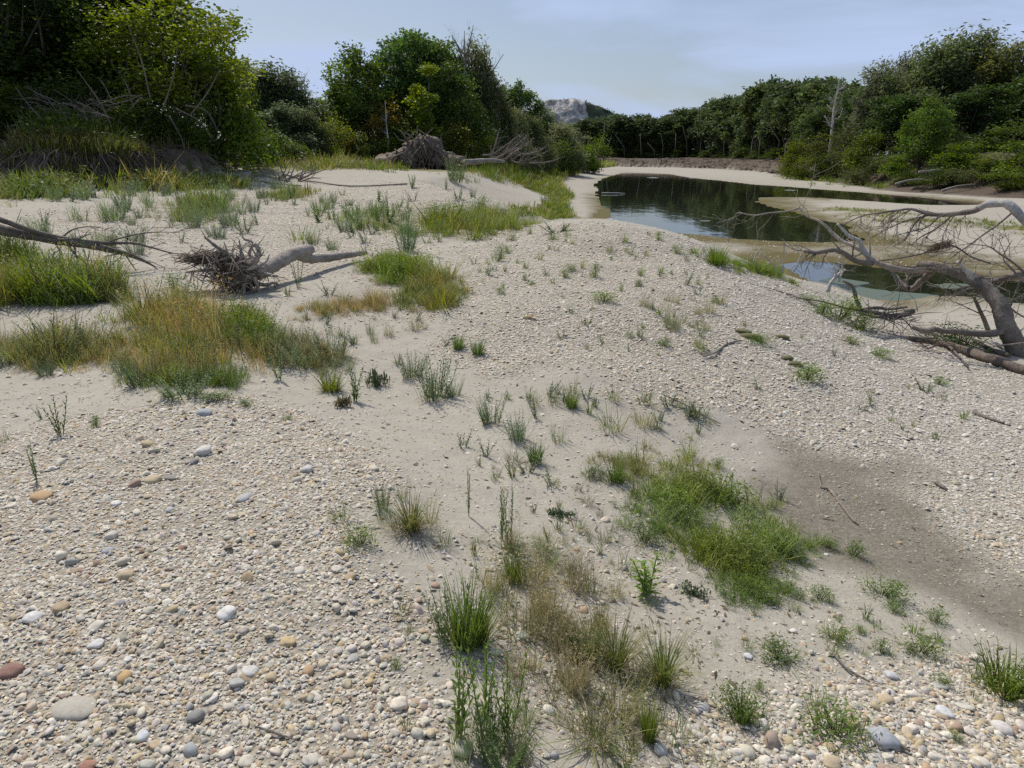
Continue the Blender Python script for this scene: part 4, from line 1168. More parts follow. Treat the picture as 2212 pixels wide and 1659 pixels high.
bare_tree(1042, 67, 92, "bare twiggy crown on the right of the grove", seed=9, width=.8, n=9)
bare_tree(1066, 66, 215, "thin pale dead trunk at the right end of the grove", seed=12, width=.4, n=3, mat=M_bleach)
bare_tree(838, 56, 215, "thin pale trunk standing in the dark foot of the grove", seed=13, width=.3, n=2, mat=M_bleach)
for k, (px, D, tp, kd, w_, tint, lab) in enumerate([
    (700, 52, 262, "bush_a", 80, (1.35, 1.2, .6), "yellowish bush in the gap left of the grove"),
    (735, 54, 245, "bush_b", 80, (1.2, 1.15, .7), "light green bush at the left foot of the grove"),
    (770, 54, 285, "bush_a", 90, (.8, .85, .6), "dark bush low at the left foot of the grove"),
    (815, 55, 295, "bush_b", 100, (.75, .85, .6), "dark bush left of the huge root plate"),
    (835, 57, 215, "bush_b", 110, (1.3, .78, .55), "reddish brown dry bush inside the grove"),
    (757, 53, 298, "bush_a", 45, (1.35, .85, .5), "small rusty bush at the left foot of the grove"),
    (868, 57, 255, "bush_a", 110, (.75, .8, .6), "dark bush above the huge root plate"),
    (930, 56.5, 262, "bush_b", 110, (.7, .78, .55), "dark bush behind the right half of the root plate"),
    (985, 57, 262, "bush_a", 100, (.95, .8, .6), "brownish bush right of the root plate"),
    (1045, 60, 270, "bush_b", 90, (1.15, 1.2, .8), "light green bush above the fallen white trunk"),
    (1090, 64, 290, "bush_c", 100, (.85, .9, .8), "grey green bush behind the fallen dead branches"),
    (1135, 70, 298, "bush_c", 90, (.9, .95, .8), "low grey green bush on the left shore"),
    (1175, 78, 300, "bush_c", 80, (1.0, 1.05, .9), "low pale bush under the grey willows"),
    (1215, 88, 300, "bush_b", 70, (.8, .9, .7), "dark green bush under the pale grey willow"),
    (1287, 106, 290, "bush_b", 62, (1.05, 1.2, .75), "bright green bush at the tip of the left shore"),
    (1258, 104, 312, "bush_a", 60, (.95, 1.1, .75), "green bush left of the bright bush at the shore tip"),
    (1235, 95, 318, "bush_c", 55, (1.1, 1.2, .9), "pale reedy bush on the left shore"),
    (585, 46, 280, "bush_a", 110, (.85, 1.0, .7), "green bush under the dark willows"),
    (640, 47, 300, "bush_b", 70, (.95, 1.05, .75), "small green bush in front of the dark willows"),
    (560, 40, 296, "bush_a", 80, (.95, 1.1, .7), "green bush just right of the left bank"),
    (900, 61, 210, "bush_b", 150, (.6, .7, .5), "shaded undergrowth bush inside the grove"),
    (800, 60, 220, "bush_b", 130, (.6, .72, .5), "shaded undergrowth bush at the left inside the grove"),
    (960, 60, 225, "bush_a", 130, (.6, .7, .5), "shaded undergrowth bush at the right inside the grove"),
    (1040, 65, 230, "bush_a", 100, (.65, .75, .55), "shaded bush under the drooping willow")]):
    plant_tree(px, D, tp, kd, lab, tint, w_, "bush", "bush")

# far wood along the bend of the river
fx = np.array([1235, 1300, 1340, 1400, 1450, 1500, 1560, 1600, 1640, 1700, 1760, 1820, 1860])
ft = np.array([258, 252, 247, 246, 238, 229, 208, 194, 172, 168, 167, 178, 190])
fd = np.array([215, 210, 206, 203, 200, 196, 176, 158, 142, 128, 116, 104, 98])
k = 0
for row in range(3):
    px = 1238.0 + row * 6
    while px < 1850:
        D = float(np.interp(px, fx, fd)) + 6 + row * 10
        tp = float(np.interp(px, fx, ft)) + rngt.uniform(-4, 13) + (row * 2 if row else 5)
        kd = ("forest_a", "forest_b", "forest_c")[k % 3] if row == 0 else "forest_b"
        j = rngt.uniform(.72, 1.15)
        plant_tree(px, D, tp, kd, "dark leafy tree in the tall wood lining the far bend" if row == 0 else "dark treetop in the rear ranks of the far wood", (j, j * 1.02, j * 1.0),
                   max(40, 7.0 * F_PX / D) * rngt.uniform(.85, 1.25), group="front trees of the far wood" if row == 0 else "rear trees of the far wood")
        px += rngt.uniform(12, 19) * (1 + .35 * (px - 1240) / 600); k += 1
for k, px in enumerate(np.arange(1246, 1700, 13)):
    D = float(np.interp(px, fx, fd)) + 2.5 + 3 * (k % 2)
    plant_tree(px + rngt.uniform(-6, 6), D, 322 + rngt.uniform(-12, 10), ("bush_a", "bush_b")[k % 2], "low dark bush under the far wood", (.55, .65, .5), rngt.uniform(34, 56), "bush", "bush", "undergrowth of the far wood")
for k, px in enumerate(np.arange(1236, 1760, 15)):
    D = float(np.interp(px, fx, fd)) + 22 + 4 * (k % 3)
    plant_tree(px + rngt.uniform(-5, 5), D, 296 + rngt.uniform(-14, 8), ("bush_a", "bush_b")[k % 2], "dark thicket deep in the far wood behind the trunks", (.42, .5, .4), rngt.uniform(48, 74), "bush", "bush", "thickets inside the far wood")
for k, px in enumerate(np.arange(1270, 1720, 27)):
    px = px + rngt.uniform(-12, 12); D = float(np.interp(px, fx, fd)) + 1.2
    p = at_y(px, 335, D); z = float(hz(p[0], p[1])[0]); H = rngt.uniform(4, 10)
    L = np.array([[0, 0, -.3], [rngt.normal() * .3, 0, H * .5], [rngt.normal() * 1.3, 0, H]]); V, Fc = tube(L, [.13, .10, .04], 5)
    o = mk("bare_tree", V, Fc, M_drift, None, np.ones((len(V), 3)) * rngt.uniform(.5, 1.1)); o.location = (p[0], p[1], z)
    tag(o, "thin grey bare trunk showing in the dark far wood", "bare trunk", "bare trunks in the far wood")
# roots and brush along the far cut bank
RB = np.array(RIGHT_BANK, float)
G = Geo()
for k in range(900):
    t = rngt.uniform(1.0, 7.0); i0 = min(int(t), len(RB) - 2); f = t - i0
    e = RB[i0 + 1] - RB[i0]; nn = np.array([-e[1], e[0]]) / np.linalg.norm(e); o1 = rngt.uniform(-.4, 2.2)
    q = RB[i0] * (1 - f) + RB[i0 + 1] * f + nn * o1; z1 = hz(q[0], q[1])[0] + .1
    d = np.array([rngt.normal() * 1.0, -abs(rngt.normal()) * .5, rngt.normal() * .35 - .2]); l = rngt.uniform(.4, 1.6); a = np.array([q[0], q[1], z1]); tn = rngt.uniform(.3, 1.1)
    G.add(*tube(np.array([a, a + d * l * .5 + [0, 0, .15], a + d * l]), [.05, .045, .02], 3), (tn, tn * .92, tn * .86))
tag(G.build("far_bank_roots", M_dead), "dark roots and brush along the cut bank below the far wood", None, None, "stuff")
# right bank
bare_tree(1792, 92, 163, "tall pale dead tree standing before the far wood", seed=31, width=.7, mat=M_bleach, n=9)
bare_tree(1905, 82, 135, "pale leafless crown beside the big willow", seed=32, width=1.2, n=12)
for px, D, tp, kd, w_, tint, lab in [
    (1890, 82, 140, "willow_b", 110, (1.1, 1.12, 1.25), "thin grey leaved tree left of the big willow"),
    (1930, 84, 118, "willow_b", 90, (1.05, 1.08, 1.2), "upper grey crown left of the big willow"),
    (2000, 78, 92, "willow_a", 215, (.72, .82, .68), "left part of the big willow group on the right bank"),
    (2062, 80, 72, "willow_a", 235, (.74, .84, .72), "tallest willow of the right bank"),
    (2135, 76, 98, "willow_a", 225, (.85, .82, .55), "olive willow right of the tallest willow"),
    (2215, 72, 150, "grove_b", 160, (.62, .72, .55), "dark tree at the right frame edge"),
    (2290, 66, 120, "grove_b", 200, (.6, .7, .55), "dark tree just beyond the right frame edge"),
    (1850, 92, 190, "grove_b", 110, (.75, .88, .65), "dark green tree between the far wood and the grey tree"),
    (1990, 62, 212, "grove_a", 95, (.95, 1.1, .85), "small light green tree before the big willows"),
    (1760, 96, 235, "grove_b", 90, (.7, .75, .55), "dull tree below the pale dead tree"),
    (2080, 68, 190, "grove_b", 160, (.55, .65, .5), "dark tree under the tallest willow"),
    (1920, 76, 205, "grove_b", 130, (.55, .65, .5), "dark tree under the grey leaved tree")]:
    plant_tree(px, D, tp, kd, lab, tint, w_)
k = 0
rb = [("olive bush at the left end of the right bank", 1722, 88, 300, 70, (.9, .85, .55)), ("brownish tangled bush below the pale dead tree", 1775, 84, 285, 95, (.8, .72, .5)), ("dark bush hanging over the right sand bar", 1830, 78, 300, 100, (.65, .72, .5)),
      ("rounded olive bush by the sand bar", 1880, 72, 280, 100, (.8, .82, .5)), ("green bush over the sand at the bank corner", 1745, 82, 325, 60, (.95, .95, .55)), ("dark tall bush behind the olive bushes", 1850, 82, 255, 110, (.55, .62, .45)),
      ("low green bush with light top on the right bank", 1958, 62, 330, 90, (.95, 1.1, .65)), ("broad dark bush under the small light tree", 1985, 65, 305, 120, (.65, .75, .5)), ("dark bush on the slope right of the small light tree", 2050, 62, 275, 130, (.7, .8, .55)),
      ("green bush on the slope below the willows", 2090, 58, 305, 130, (.85, .95, .6)), ("olive bush at the water corner on the right", 2150, 54, 330, 130, (.95, .95, .55)), ("dark green bush low on the right bank", 2100, 54, 352, 110, (.7, .8, .5)),
      ("large bush at the right edge above the water", 2205, 52, 300, 150, (.85, .95, .55)), ("dark bush behind the large right edge bush", 2180, 60, 255, 150, (.6, .7, .5)), ("bush just beyond the right edge by the water", 2280, 48, 310, 160, (.7, .8, .5)),
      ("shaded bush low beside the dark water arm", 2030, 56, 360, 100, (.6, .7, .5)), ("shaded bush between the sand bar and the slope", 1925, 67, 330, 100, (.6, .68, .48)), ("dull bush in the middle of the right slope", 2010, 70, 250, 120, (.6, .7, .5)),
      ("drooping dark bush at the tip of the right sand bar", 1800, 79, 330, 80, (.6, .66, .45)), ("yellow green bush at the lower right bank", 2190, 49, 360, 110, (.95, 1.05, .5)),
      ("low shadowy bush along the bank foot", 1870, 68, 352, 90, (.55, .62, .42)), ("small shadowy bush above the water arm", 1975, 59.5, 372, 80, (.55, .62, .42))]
for lab, px, D, tp, w_, tint in rb:
    plant_tree(px, D, tp, ("bush_a", "bush_b", "bush_c")[k % 3], lab, tint, w_, "bush", "bush"); k += 1
for pts, lab in [([(1935,398),(1960,390),(1995,386)], "grey dead bough in the right bank bushes"), ([(2035,412),(2070,402),(2110,398)], "thin dead bough low on the right bank"), ([(1985,372),(2030,366)], "short pale bough above the water arm")]:
    L, r_ = limb(pts, [52] * len(pts), np.linspace(.10, .04, len(pts)), 5); o = wood_part("bough", M_drift, None, L, r_, rngt, 6, .06); tag(o, lab, "bough")
# scrub on the crest of the quarry hill
G = Geo(); rng = np.random.default_rng(77)
for px in np.concatenate([np.arange(1165, 1262, 8), np.arange(1262, 1370, 3.2)]):
    py = np.interp(px, prof_x, prof_y) + (rng.uniform(-1, 2) if px < 1262 else rng.uniform(-1, 6)); c = at_y(px, py, 905.); n = rng.integers(26, 60)
    P = c + rng.normal(size=(n, 3)) * [1.8, 1.8, 1.4]
    G.add(*leaves_geo(P, 1.9, rng, np.array([.04, .055, .028]) * rng.uniform(.7, 1.3, (n, 1))))
tag(G.build("hill_scrub", M_leaf), "scrub growing along the crest of the quarry hill", None, None, "stuff")
# ------------------------------------------------------------------ grasses and weeds
def blades(n, rng, spread, l0, l1, w, lean0, lean1, curl, c0, c1, tipc=None, segs=3, centre=(0, 0), up_bias=1.0):
    """n bent tapering grass blades rooted in a disc"""
    a = rng.uniform(0, 2 * np.pi, n); r = spread * np.sqrt(rng.random(n))
    bx, by = centre[0] + r * np.cos(a), centre[1] + r * np.sin(a)
    az = a + rng.normal(size=n) * .8
    ln = rng.uniform(l0, l1, n); lean = rng.uniform(lean0, lean1, n); cu = curl * rng.uniform(.3, 1.4, n)
    ww = w * rng.uniform(.6, 1.3, n)
    P = np.stack([bx, by, np.full(n, -.01)], -1); V = []
    t = rng.random((n, 1)); base = np.array(c0) * (1 - t) + np.array(c1) * t
    base = base * rng.uniform(.8, 1.2, (n, 1))
    tip = base if tipc is None else np.where(rng.random((n, 1)) < .6, np.array(tipc), base)
    perp = np.stack([-np.sin(az), np.cos(az), np.zeros(n)], -1)
    C = []
    for k in range(segs + 1):
        f = k / segs
        wk = ww * (1 - f ** 1.6) * (.75 + .25 * min(1, f * 4))
        col = base * (1 - f * f) + tip * f * f
        if k < segs:
            V += [P - perp * wk[:, None] / 2, P + perp * wk[:, None] / 2]; C += [col, col]
        else:
            V.append(P); C.append(col)
        th = lean + cu * f
        P = P + np.stack([np.sin(th) * np.cos(az), np.sin(th) * np.sin(az), np.cos(th)], -1) * (ln / segs)[:, None]
    m = 2 * segs + 1
    V = np.stack(V, 1).reshape(-1, 3); C = np.stack(C, 1).reshape(-1, 3)
    f1 = []
    for k in range(segs - 1):
        f1 += [(2 * k, 2 * k + 1, 2 * k + 3), (2 * k, 2 * k + 3, 2 * k + 2)]
    f1.append((2 * segs - 2, 2 * segs - 1, 2 * segs))
    Fc = (np.arange(n)[:, None, None] * m + np.array(f1)[None]).reshape(-1, 3)
    V[:, 2] = np.maximum(V[:, 2], -.02)
    return V, Fc, C

GRN, GRN2 = (.115, .155, .035), (.19, .235, .065)
DRK, DRK2 = (.08, .115, .04), (.125, .16, .06)
BLU, BLU2 = (.14, .17, .10), (.21, .235, .145)
TAN, TAN2 = (.32, .265, .165), (.45, .385, .26)
OLV, OLV2 = (.20, .20, .075), (.27, .255, .11)

def stalks(G, rng, n, spread, h0, h1, lean, leaf_len, leaf_w, per, c0, c1, head=None, r=.006, lean_az=None):
    """upright weed stems set with narrow leaves"""
    stem = Geo() if not isinstance(G, tuple) else G[0]
    leaf = stem if not isinstance(G, tuple) else G[1]
    if not isinstance(G, tuple): stem = leaf = G
    for _ in range(n):
        a = rng.uniform(0, 6.28); q = spread * math.sqrt(rng.random())
        p = np.array([q * math.cos(a), q * math.sin(a), -.01]); h = rng.uniform(h0, h1)
        az = a if lean_az is None else lean_az + rng.normal() * .4
        d = np.array([math.cos(az) * lean, math.sin(az) * lean, 1.0]) + rng.normal(size=3) * .1; d /= np.linalg.norm(d)
        pts = np.array([p, p + d * h * .5 + rng.normal(size=3) * .02 * h, p + d * h + np.array([math.cos(az), math.sin(az), 0]) * lean * h * .15])
        c = np.array(c0) * rng.uniform(.8, 1.2)
        stem.add(*tube(pts, [r, r * .8, r * .4], 3), c)
        ts = np.linspace(.08, 1, per)
        P = pts[0] * (1 - ts)[:, None] + pts[2] * ts[:, None] + rng.normal(size=(per, 3)) * .004
        az2 = np.arange(per) * 2.4 + rng.uniform(0, 6)
        el = rng.uniform(.5, 1.0, per)
        D = np.stack([np.cos(az2) * np.cos(el), np.sin(az2) * np.cos(el), np.sin(el)], -1)
        S = np.cross(D, [0, 0, 1.0]); S /= np.linalg.norm(S, axis=1, keepdims=True)
        L = leaf_len * (1.1 - .6 * ts)[:, None] * rng.uniform(.7, 1.2, (per, 1))
        V = np.stack([P, P + D * L * .45 + S * leaf_w / 2, P + D * L - [0, 0, .15] * L, P + D * L * .45 - S * leaf_w / 2], 1).reshape(-1, 3)
        k = np.arange(per)[:, None] * 4
        t = rng.random((per, 1)); cc = np.array(c0) * (1 - t) + np.array(c1) * t
        leaf.add(V, np.concatenate([k + [[0, 1, 2]], k + [[0, 2, 3]]]), np.repeat(cc, 4, 0))
        if head is not None:
            hp_ = pts[2] + rng.normal(size=(10, 3)) * [.012, .012, .035]
            V, Fc, _ = leaves_geo(hp_, .035, rng, np.ones((10, 3)), -.6, .35); leaf.add(V, Fc, np.array(head) * rng.uniform(.8, 1.2))

PLANT = {}
def proto(name, fn, seeds):
    """a few shapes of one kind of plant, each about 1 tall before scaling"""
    out = []
    for s in seeds:
        G = Geo(); fn(G, np.random.default_rng(s)); V, Fc, C = G.arr()
        h = np.quantile(V[:, 2], .985); w = np.quantile(np.hypot(V[:, 0], V[:, 1]), .95)
        o = mk(name, V, Fc, M_grass, None, C, False); COL.objects.unlink(o)
        out.append((o.data, h, w, V, Fc, C)); bpy.data.objects.remove(o)
    PLANT[name] = out

def lush(G, r):
    G.add(*blades(110, r, .26, .5, 1.1, .028, .05, .6, .7, GRN, GRN2)); G.add(*blades(70, r, .3, .3, .8, .026, .3, 1.15, .7, DRK, GRN)); stalks(G, r, 7, .22, .6, 1.05, .3, .16, .03, 14, GRN, GRN2, None, .01); G.add(*blades(14, r, .3, .4, 1.0, .016, .1, .7, .4, TAN, TAN2))
def arch(G, r):
    G.add(*blades(170, r, .14, .7, 1.35, .021, .25, .95, 1.1, GRN, OLV2)); G.add(*blades(60, r, .16, .6, 1.3, .017, .7, 1.3, .6, TAN, TAN2)); G.add(*blades(60, r, .12, .4, .8, .016, .1, .6, .5, GRN, GRN2))
def dry(G, r):
    G.add(*blades(70, r, .25, .5, 1.1, .014, .02, .35, .3, TAN, TAN2, (.42, .33, .20))); G.add(*blades(40, r, .28, .25, .6, .014, .2, .9, .5, OLV, OLV2)); G.add(*blades(25, r, .25, .3, .7, .012, .4, 1.2, .4, (.2, .15, .1), TAN))
    for k in range(16):
        p = np.array([r.normal() * .2, r.normal() * .2, r.uniform(.7, 1.0)]); V, Fc, _ = leaves_geo(p + r.normal(size=(7, 3)) * [.02, .02, .06], .06, r, np.ones((7, 3)), -.7, .3); G.add(V, Fc, np.array((.42, .33, .2)) * r.uniform(.7, 1.1))
def feather(G, r):
    stalks(G, r, 26, .3, .5, 1.0, .25, .17, .022, 22, BLU, BLU2, None, .008); G.add(*blades(30, r, .3, .3, .7, .016, .1, .7, .4, BLU, GRN2))
def weed(G, r):
    stalks(G, r, 4, .07, .7, 1.0, .12, .19, .05, 26, (.115, .16, .055), (.18, .23, .085), None, .016)
def leafy(G, r):
    for k in range(16):
        a = r.uniform(0, 6.28); c = np.array([math.cos(a), math.sin(a), 0]) * r.uniform(.05, .5) + [0, 0, r.uniform(.25, .85)]
        G.add(*leaves_geo(c + r.normal(size=(30, 3)) * [.15, .15, .13], .10, r, (np.array(GRN) * .9 + (np.array(GRN2) - GRN) * r.random((30, 1)) * 1.1), 0, .34))
        G.add(*tube(np.array([[c[0] * .2, c[1] * .2, -.01], c * [.7, .7, .6], c]), [.012, .01, .005], 3), (.12, .11, .06))
    G.add(*blades(50, r, .45, .4, 1.0, .02, .1, .9, .5, GRN, GRN2))
def creeper(G, r):
    for k in range(12):
        a = r.uniform(0, 6.28); n = 14; t = np.linspace(.1, 1, n); bend = r.normal() * .8
        P = np.stack([np.cos(a + bend * t) * t, np.sin(a + bend * t) * t, .06 + .07 * r.random(n)], -1)
        G.add(*leaves_geo(np.repeat(P, 3, 0) + r.normal(size=(n * 3, 3)) * [.06, .06, .03], .12, r, np.array(BLU) * .75 * r.uniform(.7, 1.3, (n * 3, 1)), -.2, .6))
        G.add(*tube(P[[0, 6, 13]], [.008, .007, .004], 3), (.14, .11, .07))
    G.v[0][0, 2] = .2
def sprout(G, r):
    G.add(*blades(22, r, .16, .5, 1.1, .045, .1, .8, .5, DRK, GRN2)); G.add(*blades(8, r, .2, .4, .9, .035, .3, 1.0, .3, TAN, OLV2))
def sparse(G, r):
    G.add(*blades(34, r, .3, .4, 1.1, .022, .1, .9, .5, BLU, GRN2)); G.add(*blades(22, r, .35, .3, .9, .016, .3, 1.3, .3, TAN, TAN2)); G.add(*blades(10, r, .3, .3, .7, .014, .3, 1.2, .3, (.22, .11, .07), OLV))
def greyweed(G, r):
    stalks(G, r, 5, .14, .5, 1.0, .3, .2, .05, 12, BLU, BLU2, None, .014); G.add(*blades(8, r, .2, .3, .6, .03, .3, 1, .4, BLU, OLV2))
for nm, fn, sd in (("lush_grass", lush, (1, 2, 3)), ("arching_grass", arch, (4, 5)), ("dry_grass", dry, (6, 7, 8)), ("feathery_weed", feather, (9, 10, 11)), ("tall_weed", weed, (12, 13, 14)),
                   ("leafy_weed", leafy, (15, 16, 17)), ("creeping_weed", creeper, (18, 19)), ("grass_sprout", sprout, (20, 21, 22)), ("sparse_grass", sparse, (23, 24, 25)), ("grey_weed", greyweed, (26, 27, 28))):
    proto(nm, fn, sd)

rngp = np.random.default_rng(55)
CATS = {"lush_grass": "grass tuft", "arching_grass": "grass tuft", "dry_grass": "grass tuft", "feathery_weed": "weed", "tall_weed": "weed", "leafy_weed": "weed", "creeping_weed": "weed", "grass_sprout": "grass tuft", "sparse_grass": "grass tuft", "grey_weed": "weed"}
NOUN = {"lush_grass": "grass_tuft", "arching_grass": "grass_tuft", "dry_grass": "grass_tuft", "grass_sprout": "grass_tuft", "sparse_grass": "grass_tuft", "feathery_weed": "weed", "tall_weed": "weed", "leafy_weed": "weed", "creeping_weed": "weed", "grey_weed": "weed"}
def plant(px, py, hpx, wpx, kd, label, tint=(1, 1, 1), group=None, p=None):
    """a tuft rooted where the photograph shows its foot, hpx tall and wpx wide there"""
    if p is None: p = ground(px, py)
    dist = float(np.linalg.norm(p - EYE)) / math.hypot(1, (CY - py) / F_PX) if py is not None else float(np.linalg.norm(p - EYE))
    me, h, w, *_ = PLANT[kd][rngp.integers(len(PLANT[kd]))]
    o = bpy.data.objects.new(NOUN[kd], me); COL.objects.link(o)
    if kd == "leafy_weed": hpx *= .8
    if kd == "dry_grass": tint = (tint[0] * .95, tint[1] * 1.08, tint[2] * 1.18)
    sz = hpx * dist / F_PX / h; sw = wpx * .5 * dist / F_PX / w
    o.location = (p[0], p[1], float(mesh_z(np.array([p[0]]), np.array([p[1]]))[0]) - .004); o.rotation_euler = (0, 0, rngp.uniform(0, 6.28)); o.scale = (sw, sw, sz)
    j = rngp.uniform(.9, 1.1)
    o.color = (tint[0] * j, tint[1] * j, tint[2] * j, 1)
    tag(o, label, CATS[kd], group)
    return o

